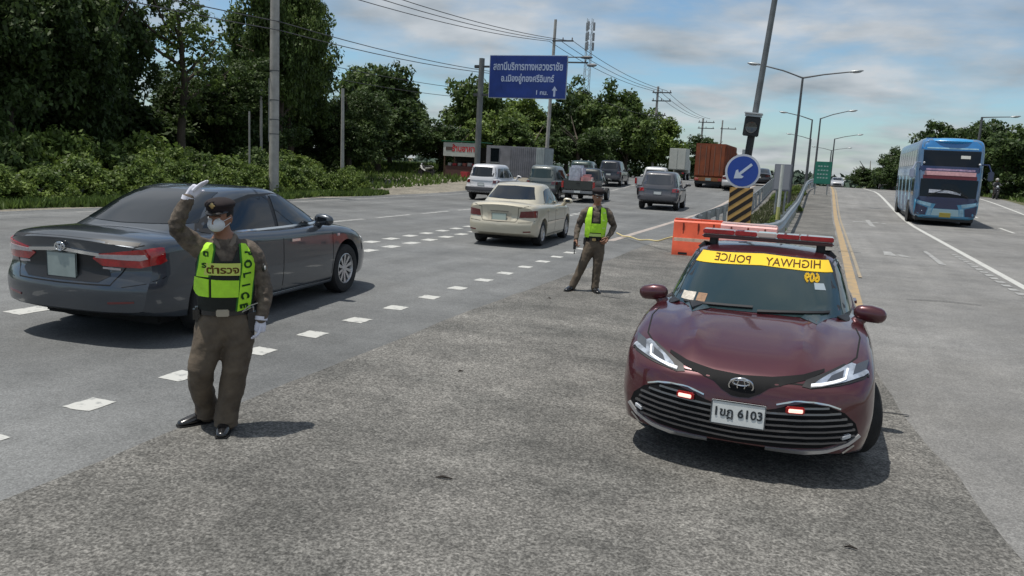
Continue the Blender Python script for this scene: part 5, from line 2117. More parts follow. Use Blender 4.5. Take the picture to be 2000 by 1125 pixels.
def stall():
    X, Y = -26.2, 56.2
    root = thing('roadside_stall', 'roadside stall with a white sign board with red letters, at the edge of the trees', 'stall', base(X, Y))
    sb = MB()
    sb.bevbox((0, -.15, 2.10), (3.0, .08, 1.05), .01)
    so = sb.build('sign_board', mat('stall_sign', (.48, .50, .47), .6, var=.08, vscale=3), root)
    text_mesh('ร้านอาหาร', .62, mat('stall_red', (.50, .03, .04), .6), 'sign_lettering', so, Matrix.Translation((.35, -.20, 2.16)) @ Matrix.Rotation(R(90), 4, 'X') @ Matrix.Diagonal((.9, 1, 1, 1)), .004, bold=.02)
    q = MB()
    q.bevbox((-1.0, -.20, 2.16), (.55, .01, .26), .002)
    q.build('sign_arrow', mat('stall_dark', (.10, .07, .06), .7), so)
    for sx in (-1.45, 1.45):
        for sy in (0, 1.8):
            p = MB()
            p.box((sx, sy, 1.25), (.09, .09, 2.5))
            p.build('post', mat('stall_wood', (.09, .06, .04), .9), root)
    r_ = MB()
    r_.bevbox((0, .9, 2.72), (3.3, 2.3, .07), .01)
    r_.build('roof', mat('stall_roof_green', (.02, .14, .07), .6), root)
    c = MB()
    c.bevbox((0, .35, .45), (2.7, .8, .8), .02)
    c.build('counter', mat('stall_counter', (.10, .05, .045), .8), root)
    bk = MB()
    bk.bevbox((0, 1.8, 1.2), (2.9, .05, 2.3), .01)
    bk.build('back_wall', mat('stall_back', (.03, .028, .026), .9), root)
    sh = MB()
    sh.bevbox((0, 1.3, 1.3), (2.7, .5, .04), .01)
    sh.build('shelf', mat('stall_wood', (.09, .06, .04), .9), root)
    cols = [((.42, .04, .05), 'red'), ((.45, .45, .43), 'white'), ((.40, .12, .10), 'faded red'), ((.30, .32, .30), 'grey')]
    lb = {0: 'left', 1: 'left', 2: 'middle', 3: 'middle', 4: 'right', 5: 'right'}
    for i in range(6):
        cc, cn = cols[(i * 3 + 1) % 4]
        b = MB()
        w, d, h = random.uniform(.25, .38), .3, random.uniform(.18, .34)
        b.bevbox((0, 0, h / 2), (w, d, h), .015)
        o = b.build('crate', mat('crate_' + cn.replace(' ', '_'), cc, .6), None)
        o.location = (X - 1.1 + i * .42, Y + .3, gz(Y) + .852)
        tag(o, '%s crate on the stall counter, %s' % (cn, ('at its left end', 'second from its left end', 'third from its left end', 'third from its right end', 'second from its right end', 'at its right end')[i]), 'crate', 'crates on the stall counter')
    b = MB()
    b.bevbox((0, 0, .22), (.62, .42, .44), .03)
    o = b.build('ice_box', mat('cool_red', (.40, .05, .06), .5), None)
    o.location = (X + .6, Y - .55, gz(Y))
    tag(o, 'red ice box standing on the ground before the stall', 'ice box')


stall()


def motorbike(label, x, y, rz, col):
    root = thing('motorcycle', label, 'motorcycle', base(x, y), rz)
    pm = mat('bike_' + label[:6], col, .35, coat=.6)
    for yy in (-.62, .62):
        w = MB()
        T = Matrix.Translation((0, yy, .30)) @ Matrix.Rotation(R(90), 4, 'Y')
        w.lathe([(.22, -.04), (.29, -.05), (.30, 0), (.29, .05), (.22, .04)], 24, T, close=True)
        w.lathe([(.05, -.03), (.05, .03), (.21, .015), (.21, -.015)], 24, T, close=True)
        w.build('wheel', M_TYRE, root)
    f = MB()
    f.tube([(0, .62, .30), (0, .50, .75), (0, .42, 1.0)], [.03, .04, .04], 8)
    f.tube([(0, .45, .85), (0, .15, .42), (0, -.25, .40), (0, -.62, .30)], [.06, .09, .09, .04], 10)
    f.build('frame', M_BLACK, root)
    b = MB()
    b.tube([(0, .50, .80), (0, .35, .55), (0, .05, .42)], [(.20, .06), (.18, .07), (.13, .06)], 12, rnd=True)
    b.tube([(0, .05, .60), (0, -.40, .66), (0, -.75, .74)], [(.10, .09), (.12, .09), (.06, .05)], 12, rnd=True)
    b.tube([(0, .78, .62), (0, .62, .66), (0, .46, .60)], [(.06, .02), (.07, .03), (.06, .02)], 8, rnd=True)
    b.build('bodywork', pm, root)
    s = MB()
    s.tube([(0, .10, .74), (0, -.30, .78), (0, -.70, .80)], [(.10, .05), (.13, .05), (.10, .04)], 12, rnd=True)
    s.build('seat', M_BLACK, root)
    h = MB()
    h.tube([(-.33, .32, 1.02), (-.12, .42, 1.0), (.12, .42, 1.0), (.33, .32, 1.02)], .018, 8)
    h.build('handlebar', M_BLACK, root)
    l_ = MB()
    l_.ell((0, .50, .92), (.09, .08, .09), 12, 8)
    l_.build('headlight', M_CLEAR, root)
    m = MB()
    m.ell((-.34, .32, 1.16), (.05, .02, .035), 8, 6)
    m.ell((.34, .32, 1.16), (.05, .02, .035), 8, 6)
    m.build('mirror', M_BLACK, root)
    return root
# ------------------------------------------------------------------ people
M_SKIN = mat('skin_brown', (.26, .125, .075), .55, var=.08, vscale=20)
M_SHIRT = mat('khaki_shirt', (.150, .118, .088), .8, col2=(.050, .038, .029), vscale=15, vdetail=3, bump=1.0, bscale=13)  # strong tone contrast paints wrinkle highlights and shade into the cloth colour
M_TROUS = mat('khaki_trousers', (.128, .098, .068), .85, col2=(.072, .055, .040), vscale=7, bump=1.0, bscale=8)
M_SHOE = mat('black_leather', (.010, .010, .011), .22, coat=.6)
M_NEON = mat('neon_yellow', (.42, .78, .03), .6, var=.10, vscale=14, bump=.3, bscale=25)
M_VBLK = mat('vest_black', (.010, .013, .010), .8, bump=.5, bscale=18)
M_VEDGE = mat('vest_green_edge', (.03, .16, .02), .8)
M_WGLV = mat('white_cotton', (.66, .66, .74), .85, var=.08, vscale=25)
M_MASK = mat('mask_white', (.62, .64, .66), .8, var=.06, vscale=20)
M_CAP = mat('dark_beret', (.013, .007, .008), .9, var=.3, vscale=12)
M_BADGE = mat('brass_badge', (.50, .36, .16), .35, metal=.8)
M_EYE = mat('eye_white', (.6, .58, .55), .3)
M_IRIS = mat('eye_dark', (.02, .012, .01), .2)


def remeshed(mb, name, voxel, smooth_it, mats, classify, parent):
    me = mb.mesh(name)
    o = bpy.data.objects.new('tmp', me)
    COL.objects.link(o)
    m = o.modifiers.new('r', 'REMESH')
    m.mode = 'VOXEL'
    m.voxel_size = voxel
    s = o.modifiers.new('s', 'SMOOTH')
    s.factor = .5
    s.iterations = smooth_it
    res = solid_eval(o, name)
    bpy.data.objects.remove(o)
    from mathutils import noise
    cn_ = [Vector(v.normal) for v in res.vertices]
    for v, nn in zip(res.vertices, cn_):
        k = classify(v.co)
        if k == 2:
            continue
        p = v.co
        a = noise.noise(Vector((p.x * 9 + 3, p.y * 9, p.z * (18 if k == 0 else 11) + 1)))
        b = noise.noise(Vector((p.x * 24, p.y * 24 + 5, p.z * 30)))
        v.co = p + nn * ((.5 - abs(a) * 2.2) * (.0070 if k == 0 else .0048) + b * .0022)
    out = link(name, res, mats, parent)
    res.polygons.foreach_set('use_smooth', [True] * len(res.polygons))
    idx = [classify(p.center) for p in res.polygons]
    res.polygons.foreach_set('material_index', idx)
    bm = bmesh.new()
    bm.from_mesh(res)
    bvh = BVHTree.FromBMesh(bm)
    bm.free()
    return out, bvh


def hand(parent, wrist, direction, palm_n, m, curl=.35, side=1, size=1.0, name='glove', spread=.10):
    """wrist: point; direction: unit to the fingertips; palm_n: palm normal; side: +1 thumb towards +x of hand frame"""
    d = Vector(direction).normalized()
    n = Vector(palm_n)
    n = (n - d * n.dot(d)).normalized()
    x = d.cross(n).normalized()
    T = Matrix(((x.x, n.x, d.x, wrist[0]), (x.y, n.y, d.y, wrist[1]), (x.z, n.z, d.z, wrist[2]), (0, 0, 0, 1))) @ Matrix.Scale(size, 4)
    mb = MB()

    def tb(pts, r):
        k = MB()
        k.tube([T @ Vector(p) for p in pts], [tuple(q * size for q in a) if isinstance(a, tuple) else a * size for a in r], 8, rnd=True)
        mb.add([Vector(v) for v in k.v], k.f)
    tb([(0, 0, -.03), (0, 0, .0), (0, 0, .05), (0, 0, .085)], [(.030, .024), (.032, .020), (.042, .019), (.040, .016)])
    for i, (fx, ln) in enumerate(((-.031, .062), (-.011, .078), (.011, .082), (.031, .072))):
        fx = fx * side
        sp = spread * (i - 1.5) / 1.5 * side
        a = curl
        p = Vector((fx, 0, .085))
        pts = [Vector((fx * .9, 0, .06)), p]
        ang = 0
        for seg in (.45, .32, .23):
            ang += a
            p = p + Vector((math.sin(sp), math.sin(ang), math.cos(ang))) * ln * seg
            pts.append(p)
        tb(pts, [.0105, .0105, .0098, .0090, .0080])
    tb([(side * .018, 0, .012), (side * .045, .008, .040), (side * .058, .018, .068), (side * .060, .028, .088)], [.015, .0135, .0118, .0095])
    me = mb.mesh(name)
    o = bpy.data.objects.new('tmp', me)
    COL.objects.link(o)
    r_ = o.modifiers.new('r', 'REMESH')
    r_.mode = 'VOXEL'
    r_.voxel_size = .0042 * size
    s = o.modifiers.new('s', 'SMOOTH')
    s.iterations = 1
    res = solid_eval(o, name)
    bpy.data.objects.remove(o)
    res.polygons.foreach_set('use_smooth', [True] * len(res.polygons))
    return link(name, res, m, parent)


def shoe(parent, ankle, heading, m=M_SHOE, size=1.0):
    """ankle: ground point under the ankle; heading: angle of the toe in the local frame (0 = -y)"""
    T = Matrix.Translation((ankle[0], ankle[1], ankle[2] if len(ankle) > 2 else 0)) @ Matrix.Rotation(heading, 4, 'Z') @ Matrix.Scale(size, 4)
    k = MB()
    k.tube([(0, .055, .045), (0, .02, .05), (0, -.06, .046), (0, -.13, .036), (0, -.185, .028)], [(.034, .040), (.038, .045), (.043, .040), (.047, .032), (.036, .022)], 14, rnd=True)
    k.tube([(0, .02, .05), (0, .02, .12)], [(.038, .045), (.038, .042)], 12)
    mb = MB()
    mb.add([T @ Vector(v) for v in k.v], k.f)
    o = mb.build('shoe', m, parent, 60)
    s = MB()
    prof = [(-.036, .085), (.036, .085), (.043, .02), (.050, -.09), (.050, -.15), (.036, -.205), (-.036, -.205), (-.050, -.15), (-.050, -.09), (-.043, .02)]
    s.prism([(a, b) for a, b in prof][::-1], .016, T)
    s.build('sole', M_BLACK, o, 30)
    return o


def head_parts(mb, T, s=1.0):
    def add(k):
        mb.add([T @ (Vector(v) * s) for v in k.v], k.f)
    k = MB()
    k.ell((0, .012, .035), (.076, .094, .090), 20, 14)      # cranium
    k.ell((0, -.022, -.030), (.062, .072, .078), 18, 12)    # face
    k.ell((0, -.048, -.078), (.036, .038, .030), 14, 10)    # chin
    k.ell((0, .0, -.055), (.060, .055, .045), 14, 10)       # jaw
    k.tube([(0, -.088, .012), (0, -.104, -.018), (0, -.108, -.030)], [.010, .013, .015], 8, rnd=True)   # nose
    for sx in (-1, 1):
        k.ell((sx * .076, .008, -.012), (.010, .020, .032), 10, 8)
        k.ell((sx * .030, -.080, .018), (.022, .012, .010), 10, 6)   # brow
    k.ell((0, -.090, -.055), (.024, .014, .010), 10, 6)
    add(k)


def build_person(name, label, loc, rz, J, head_T, mats=(M_SHIRT, M_TROUS, M_SKIN), voxel=.011, group=None):
    root = thing(name, label, 'person', loc, rz, group)
    mb = MB()
    for pts, r in J['tubes']:
        mb.tube(pts, r, 18, rnd=True, ref=Vector((1, 0, 0)))
    head_parts(mb, head_T)
    hc = head_T.translation
    nz = J['collar']
    wz = J['belt']

    def cls(c):
        if (c - hc).length < .145 or (c.z > nz and abs(c.x - hc.x) < .085 and c.z < hc.z):
            return 2
        return 1 if c.z < wz and not J['is_arm'](c) else 0
    body, bvh = remeshed(mb, 'body', voxel, 3, list(mats), cls, root)
    # face
    for sx in (-1, 1):
        e = MB()
        e.ell((0, 0, 0), (.013, .009, .008), 10, 8)
        eo = e.build('eye', M_EYE, body, 60)
        eo.matrix_local = head_T @ Matrix.Translation((sx * .031, -.086, .002))
        e = MB()
        e.ell((0, -.006, 0), (.006, .005, .006), 8, 6)
        e.build('iris', M_IRIS, None, 60)
        io = bpy.context.scene.objects[-1] if False else COL.objects[-1]
        bpy.data.objects.remove(io)
        b = MB()
        b.tube([(-.017, 0, 0), (0, -.003, .004), (.017, .002, 0)], [.003, .004, .003], 6, rnd=True)
        bo = b.build('eyebrow', M_IRIS, body, 60)
        bo.matrix_local = head_T @ Matrix.Translation((sx * .031, -.093, .022))
    hh = MB()
    k = MB()
    k.ell((0, .020, .032), (.080, .094, .082), 20, 12)
    vs = [v for v in k.v]
    hh.add([Vector(v) for v in vs], [f for f in k.f if not all((k.v[i][1] < -.02 or k.v[i][2] < -.02 + (-k.v[i][1] * .5)) for i in f)])
    ho = hh.build('hair', mat('short_black_hair', (.012, .010, .009), .9, bump=.8, bscale=60), body, 60)
    ho.matrix_local = head_T
    return root, body, bvh


def front_patch(bvh, poly, m, name, parent, off=.008, thick=.012, res=.03, sgn=-1, axis='y'):
    return patch(bvh, poly, axis, sgn, m, name, parent, off, thick, res, 50)


def torso_bvh(bvh_tubes):
    mb = MB()
    for pts, r in bvh_tubes:
        mb.tube(pts, r, 24, rnd=True, ref=Vector((1, 0, 0)))
    bm = bmesh.new()
    me = mb.mesh('t')
    bm.from_mesh(me)
    b = BVHTree.FromBMesh(bm)
    bm.free()
    bpy.data.meshes.remove(me)
    return b, mb


def beret(parent, T, peak=True, badge=True):
    k = MB()
    k.ell((0, .012, .088), (.100, .112, .046), 22, 12)
    k.lathe([(.078, .045), (.086, .045), (.088, .085), (.080, .085)], 24, Matrix.Diagonal((1, 1.18, 1, 1)) @ Matrix.Translation((0, .005, 0)), close=True)
    k.ell((0, .015, .060), (.084, .098, .040), 22, 10)
    o = k.build('cap', M_CAP, parent, 60)
    o.matrix_local = T
    if peak:
        p = MB()
        a = [R(200 + 140 * i / 12) for i in range(13)]
        top = [(.080 * math.cos(t), .094 * math.sin(t) + .005, .058) for t in a]
        rim = [(.084 * math.cos(t), .150 * math.sin(t) + .012, .036 + .010 * abs(math.cos(t))) for t in a]
        n = len(a)
        vs = top + rim + [(x, y, z - .005) for x, y, z in top] + [(x, y, z - .005) for x, y, z in rim]
        fs = []
        for i in range(n - 1):
            fs += [(i, i + 1, n + i + 1, n + i), (2 * n + i + 1, 2 * n + i, 3 * n + i, 3 * n + i + 1), (n + i, n + i + 1, 3 * n + i + 1, 3 * n + i)]
        p.add([Vector(v) for v in vs], fs)
        po = p.build('cap_peak', mat('peak_black', (.010, .009, .010), .35, coat=.4), o, 40)
    if badge:
        b = MB()
        b.ell((-.004, -.099, .092), (.014, .008, .022), 10, 8)
        b.ell((-.004, -.099, .092), (.022, .006, .010), 10, 8)
        b.build('cap_badge', M_BADGE, o, 60)
    return o


# --------------------------------- the near officer, one arm raised
def officer_near():
    def hT():
        return Matrix.Translation((.052, -.02, 1.520)) @ Matrix.Rotation(R(-26), 4, 'Z') @ Matrix.Rotation(R(6), 4, 'X')
    H = hT()
    torso = [((.080, .0, .74), (.172, .128)), ((.084, .0, .86), (.178, .130)), ((.086, -.01, .98), (.192, .146)), ((.084, -.01, 1.10), (.192, .146)),
             ((.084, .0, 1.22), (.190, .138)), ((.086, .01, 1.30), (.165, .115)), ((.084, .015, 1.355), (.095, .078))]
    tub = [([p for p, r in torso], [r for p, r in torso]),
           ([(.078, .012, 1.34), (.068, .0, 1.42), (.055, .0, 1.47)], [(.062, .064), (.056, .060), (.055, .058)]),
           # image-left arm: shoulder, elbow out, forearm up
           ([(-.045, .02, 1.285), (-.115, .0, 1.330), (-.215, -.05, 1.425), (-.222, -.08, 1.47), (-.185, -.095, 1.56), (-.145, -.10, 1.645)],
            [(.075, .075), (.070, .070), (.056, .058), (.052, .054), (.046, .046), (.038, .038)]),
           # image-right arm hanging
           ([(.215, .02, 1.29), (.268, .02, 1.25), (.318, .01, 1.12), (.345, -.01, 1.02), (.338, -.05, .93), (.318, -.085, .82)],
            [(.078, .080), (.072, .076), (.062, .066), (.056, .060), (.050, .052), (.040, .042)]),
           # legs
           ([(.165, .0, .78), (.165, -.015, .66), (.142, -.05, .45), (.120, -.04, .30), (.088, -.035, .15), (.080, -.035, .075)],
            [(.108, .125), (.106, .118), (.086, .095), (.082, .088), (.078, .086), (.078, .090)]),
           ([(-.0, .0, .78), (-.022, -.02, .66), (-.082, -.05, .46), (-.085, .03, .32), (-.055, .12, .17), (-.050, .15, .085)],
            [(.108, .125), (.104, .118), (.084, .094), (.080, .088), (.074, .084), (.074, .086)])]
    tub = [tub[0], tub[1]] + [(p_, [(a_ * 1.07, b_ * 1.06) for a_, b_ in r_]) for p_, r_ in tub[2:]]
    J = dict(tubes=tub, collar=1.375, belt=.865, is_arm=lambda c: c.x > .262 and c.z > .75)
    root, body, bvh = build_person('person', 'traffic police officer in a neon POLICE vest and white mask raising one gloved arm', (-3.87, 4.30, 0), R(42), J, H, voxel=.0105)
    tb, tmb = torso_bvh([tub[0]])
    # vest: dark base front, neon straps and panels, back panel
    base_poly = [(-.085, .885), (.24, .885), (.275, 1.0), (.275, 1.20), (.245, 1.31), (.175, 1.335), (.125, 1.23), (.05, 1.23), (.0, 1.335), (-.065, 1.31), (-.10, 1.2), (-.10, 1.0)]
    vst = front_patch(tb, base_poly, M_VBLK, 'vest', root, .010, .014, .03)
    front_patch(tb, [(-.085, .95), (.25, .95), (.275, 1.2), (.24, 1.325), (-.06, 1.325), (-.10, 1.2)], M_VBLK, 'vest_back', root, .010, .014, .03, 1)
    # side straps
    for s_ in (-1, 1):
        front_patch(tb, [(-.10, .99), (.10, .99), (.10, 1.12), (-.10, 1.12)], M_VBLK, 'vest_side', vst, .008, .012, .03, s_, 'x')
    ls = [(-.088, 1.12), (-.020, 1.12), (.012, 1.30), (.010, 1.335), (-.055, 1.335), (-.062, 1.30)]
    rs = [(.152, .885), (.232, .905), (.262, 1.20), (.250, 1.325), (.178, 1.335), (.186, 1.2)]
    for p, nm in ((ls, 'vest_strap'), (rs, 'vest_strap')):
        front_patch(tb, [(a + (.010 if a > .08 else -.010) * (1 if abs(a) > .2 or a < -.05 else -1), b) for a, b in p], M_VEDGE, 'strap_edge', vst, .013, .012, .03)
        front_patch(tb, p, M_NEON, nm, vst, .018, .012, .03)
    front_patch(tb, [(-.108, .99), (-.018, .985), (-.018, 1.105), (-.100, 1.115)], M_NEON, 'vest_panel', vst, .018, .012, .03)
    front_patch(tb, [(-.004, .985), (.160, .985), (.165, 1.100), (-.004, 1.105)], M_NEON, 'vest_panel', vst, .018, .012, .03)
    cp = front_patch(tb, [(-.045, 1.135), (.172, 1.132), (.176, 1.215), (-.035, 1.215)], mat('vest_tape', (.55, .62, .12), .5), 'vest_chest_panel', vst, .019, .012, .03)
    o = text_mesh('ตำรวจ', .074, mat('vest_print', (.20, .09, .01), .6), 'chest_lettering', cp, Matrix.Translation((.068, -3, 1.168)) @ Matrix.Rotation(R(90), 4, 'X') @ Matrix.Diagonal((1.05, .9, 1, 1)), .0004, bold=.002)
    conform(o.data, tb, 'y', -1, .0205)
    for i, ch in enumerate('POLICE'):
        t = i / 5
        x = .222 + (.190 - .222) * t
        z = 1.275 + (.925 - 1.275) * t
        o = text_mesh(ch, .064, mat('vest_print_dark', (.02, .10, .015), .6), 'strap_letter', vst, Matrix.Translation((x, -3, z)) @ Matrix.Rotation(R(90), 4, 'X') @ Matrix.Rotation(R(-82), 4, 'Z'), .0004, bold=.003)
        conform(o.data, tb, 'y', -1, .0205)
    for i, ch in enumerate('ตร'):
        o = text_mesh(ch, .055, mat('vest_print_dark', (.02, .10, .015), .6), 'strap_letter', vst, Matrix.Translation((-.030 - .012 * i, -3, 1.27 - .07 * i)) @ Matrix.Rotation(R(90), 4, 'X'), .0004, bold=.002)
        conform(o.data, tb, 'y', -1, .0205)
    # belt, buckle, pouches, cord
    bl = MB()
    bl.lathe([(.180, -.022), (.190, -.020), (.190, .020), (.180, .022)], 32, Matrix.Translation((.084, .0, .872)) @ Matrix.Diagonal((1.0, .74, 1, 1)), close=True)
    blo = bl.build('belt', M_SHOE, root)
    b = MB()
    b.bevbox((.062, -.146, .873), (.085, .018, .050), .006)
    b.build('buckle', mat('buckle_silver', (.45, .42, .36), .3, metal=.8), blo)
    b = MB()
    b.bevbox((.245, -.055, .80), (.075, .10, .17), .02)
    b.build('holster', M_SHOE, blo)
    b = MB()
    b.bevbox((-.105, -.03, .85), (.05, .09, .10), .015)
    b.build('pouch', M_SHOE, blo)
    c = MB()
    c.tube([(.25, -.10, .90), (.19, -.15, .88), (.23, -.13, .915), (.30, -.08, .93), (.345, -.07, .955)], .004, 6)
    c.build('cord', mat('cord_white', (.4, .38, .33), .7), root)
    # sleeve patch and collar
    p = MB()
    p.ell((.335, -.055, 1.175), (.012, .022, .030), 12, 8)
    p.build('sleeve_patch', mat('patch_black', (.02, .02, .02), .6), root)
    p = MB()
    p.ell((.343, -.066, 1.175), (.008, .012, .016), 12, 8)
    p.build('sleeve_badge', mat('patch_pale', (.5, .5, .48), .6), root)
    cl = MB()
    cl.tube([(.012, -.055, 1.375), (.03, -.085, 1.345), (.055, -.098, 1.30)], [(.010, .004), (.015, .004), (.004, .003)], 8)
    cl.tube([(.150, -.020, 1.40), (.135, -.075, 1.355), (.090, -.100, 1.295)], [(.012, .004), (.018, .004), (.004, .003)], 8)
    cl.build('collar', mat('collar_pale', (.17, .14, .11), .8), root)
    # mask with ear loops
    mk = MB()
    mk.ell((0, -.058, -.040), (.058, .062, .052), 20, 12)
    T = H
    kk = MB()
    kk.add([Vector(v) for v in mk.v], [f for f in mk.f if not all(mk.v[i][1] > -.055 for i in f)])
    mo = kk.build('face_mask', M_MASK, body, 60)
    mo.matrix_local = T
    lp = MB()
    for sx in (-1, 1):
        lp.tube([(sx * .052, -.070, -.015), (sx * .074, -.02, .0), (sx * .080, .012, .006)], .0022, 5)
        lp.tube([(sx * .050, -.070, -.065), (sx * .070, -.02, -.040), (sx * .078, .012, -.028)], .0022, 5)
    lo = lp.build('ear_loop', M_MASK, mo)
    beret(body, H)
    # gloves with fingers
    hand(root, (-.143, -.10, 1.655), (.64, -.12, .74), (.70, -.25, -.60), M_WGLV, .10, 1, .98, spread=.03)
    hand(root, (.316, -.088, .815), (-.10, -.22, -1), (-1, .1, 0), M_WGLV, .42, 1, .98)
    for p0, p1, r_ in (((-.152, -.10, 1.632), (-.143, -.10, 1.658), .041), ((.319, -.084, .835), (.316, -.088, .808), .043)):
        cf = MB()
        cf.tube([p0, p1], r_, 16)
        cf.build('cuff', M_WGLV, root, 60)
    # shoes and pale gaiter
    shoe(root, (-.055, .165, 0), R(-66))
    shoe(root, (.072, -.035, 0), R(-8))
    g = MB()
    g.tube([(.062, -.085, .085), (.060, -.098, .120), (.064, -.098, .155)], [(.030, .018), (.030, .016), (.014, .012)], 10, rnd=True)
    g.build('sock', mat('sock_beige', (.32, .24, .17), .9, var=.2, vscale=40), root)
    # trouser hems
    for c_, rr in (((.080, -.035, .072), (.082, .094)), ((-.050, .15, .082), (.078, .090))):
        h = MB()
        h.tube([(c_[0], c_[1], c_[2] - .03), (c_[0], c_[1], c_[2] + .02)], [rr, (rr[0] * .97, rr[1] * .97)], 20)
        h.build('trouser_hem', M_TROUS, root, 60)
    # sleeve stripes of rank and creases
    return root


# --------------------------------- the farther officer, hands by the belt
def officer_far():
    H = Matrix.Translation((.128, -.01, 1.515)) @ Matrix.Rotation(R(16), 4, 'Z') @ Matrix.Rotation(R(10), 4, 'X') @ Matrix.Scale(1.02, 4)
    torso = [((.12, .0, .72), (.148, .115)), ((.118, .0, .84), (.140, .110)), ((.120, -.01, .98), (.160, .122)), ((.125, -.01, 1.12), (.178, .128)),
             ((.128, .0, 1.23), (.182, .122)), ((.13, .01, 1.30), (.155, .105)), ((.128, .015, 1.35), (.085, .070))]
    tub = [([p for p, r in torso], [r for p, r in torso]),
           ([(.128, .01, 1.34), (.128, .0, 1.42), (.128, -.005, 1.46)], [(.058, .062), (.054, .058), (.053, .056)]),
           ([(-.010, .01, 1.28), (-.06, .01, 1.24), (-.125, .03, 1.10), (-.150, .04, 1.02), (-.168, -.02, .92), (-.172, -.08, .83)],
            [(.072, .074), (.068, .070), (.056, .060), (.052, .054), (.045, .047), (.036, .038)]),
           ([(.270, .01, 1.28), (.318, .01, 1.24), (.380, .05, 1.12), (.412, .07, 1.06), (.375, .0, .96), (.322, -.09, .885)],
            [(.072, .074), (.068, .070), (.056, .060), (.052, .054), (.045, .047), (.036, .038)]),
           ([(.055, .0, .76), (.035, -.01, .64), (-.050, -.03, .40), (-.10, -.03, .27), (-.165, -.04, .12), (-.185, -.045, .065)],
            [(.095, .112), (.094, .108), (.072, .080), (.066, .074), (.062, .072), (.062, .074)]),
           ([(.190, .0, .76), (.200, -.01, .64), (.195, -.04, .42), (.185, -.03, .28), (.178, -.035, .12), (.176, -.04, .065)],
            [(.095, .112), (.094, .108), (.074, .082), (.068, .076), (.064, .074), (.064, .076)])]
    J = dict(tubes=tub, collar=1.375, belt=.835, is_arm=lambda c: (c.x > .30 or c.x < -.13) and c.z > .70)
    root, body, bvh = build_person('person', 'farther traffic police officer in a neon vest standing legs apart beside the cream sedan', (-3.39, 12.09, 0), R(15.7), J, H, voxel=.013)
    tb, _ = torso_bvh([tub[0]])
    vst = front_patch(tb, [(-.015, .86), (.25, .86), (.285, 1.1), (.275, 1.25), (.24, 1.33), (.175, 1.34), (.17, 1.12), (.075, 1.12), (.07, 1.34), (.0, 1.33), (-.035, 1.2), (-.04, 1.1)], M_VBLK, 'vest', root, .010, .014, .035)
    front_patch(tb, [(-.01, .90), (.25, .90), (.28, 1.2), (.24, 1.32), (.01, 1.32), (-.03, 1.2)], M_VBLK, 'vest_back', root, .010, .014, .035, 1)
    front_patch(tb, [(.0, .955), (.24, .955), (.255, 1.095), (-.012, 1.095)], M_NEON, 'vest_panel', vst, .017, .012, .03)
    front_patch(tb, [(.01, .895), (.23, .895), (.235, .940), (.0, .940)], mat('neon_pale', (.55, .72, .22), .5), 'vest_panel', vst, .017, .012, .03)
    front_patch(tb, [(-.025, .875), (.035, .875), (.055, 1.1), (.062, 1.335), (.008, 1.33), (-.030, 1.15)], M_NEON, 'vest_strap', vst, .020, .012, .03)
    front_patch(tb, [(.212, .885), (.262, .89), (.285, 1.15), (.250, 1.33), (.188, 1.335), (.198, 1.1)], M_NEON, 'vest_strap', vst, .020, .012, .03)
    for z in (.90, 1.02, 1.14, 1.25):
        front_patch(tb, [(.218, z), (.25, z), (.252, z + .02), (.22, z + .02)], mat('neon_pale', (.55, .72, .22), .5), 'strap_mark', vst, .024, .008, .03)
    bl = MB()
    bl.lathe([(.146, -.022), (.156, -.020), (.156, .020), (.146, .022)], 32, Matrix.Translation((.118, .0, .842)) @ Matrix.Diagonal((1.0, .78, 1, 1)), close=True)
    blo = bl.build('belt', M_SHOE, root)
    b = MB()
    b.bevbox((.11, -.128, .843), (.06, .014, .042), .005)
    b.build('buckle', M_BADGE, blo)
    for x, z in ((-.03, .80), (.262, .80)):
        b = MB()
        b.bevbox((x, -.02, z), (.05, .10, .13), .015)
        b.build('pouch', M_SHOE, blo)
    beret(body, H, True, False)
    hand(root, (-.172, -.085, .825), (.0, -.25, -1), (1, 0, 0), M_SKIN, .75, 1, .95, 'hand')
    hand(root, (.318, -.097, .880), (-.45, -.5, -.7), (-.6, .5, 0), M_SKIN, .6, -1, .95, 'hand')
    rd = MB()
    rd.bevbox((-.185, -.125, .735), (.045, .035, .13), .008)
    rd.tube([(-.185, -.125, .66), (-.185, -.125, .60)], .007, 6)
    o = rd.build('radio', M_BLACK, None)
    o.location = root.location
    o.rotation_euler = root.rotation_euler
    tag(o, 'black handheld radio held low in the farther officer\'s hand', 'radio')
    cl = MB()
    cl.tube([(.075, -.04, 1.375), (.085, -.08, 1.345), (.118, -.095, 1.29)], [(.022, .005), (.028, .005), (.006, .004)], 8)
    cl.tube([(.180, -.04, 1.375), (.172, -.08, 1.345), (.136, -.095, 1.29)], [(.022, .005), (.028, .005), (.006, .004)], 8)
    cl.build('collar', mat('collar_pale', (.17, .14, .11), .8), root)
    shoe(root, (-.190, -.05, 0), R(-28))
    shoe(root, (.176, -.05, 0), R(18))
    return root


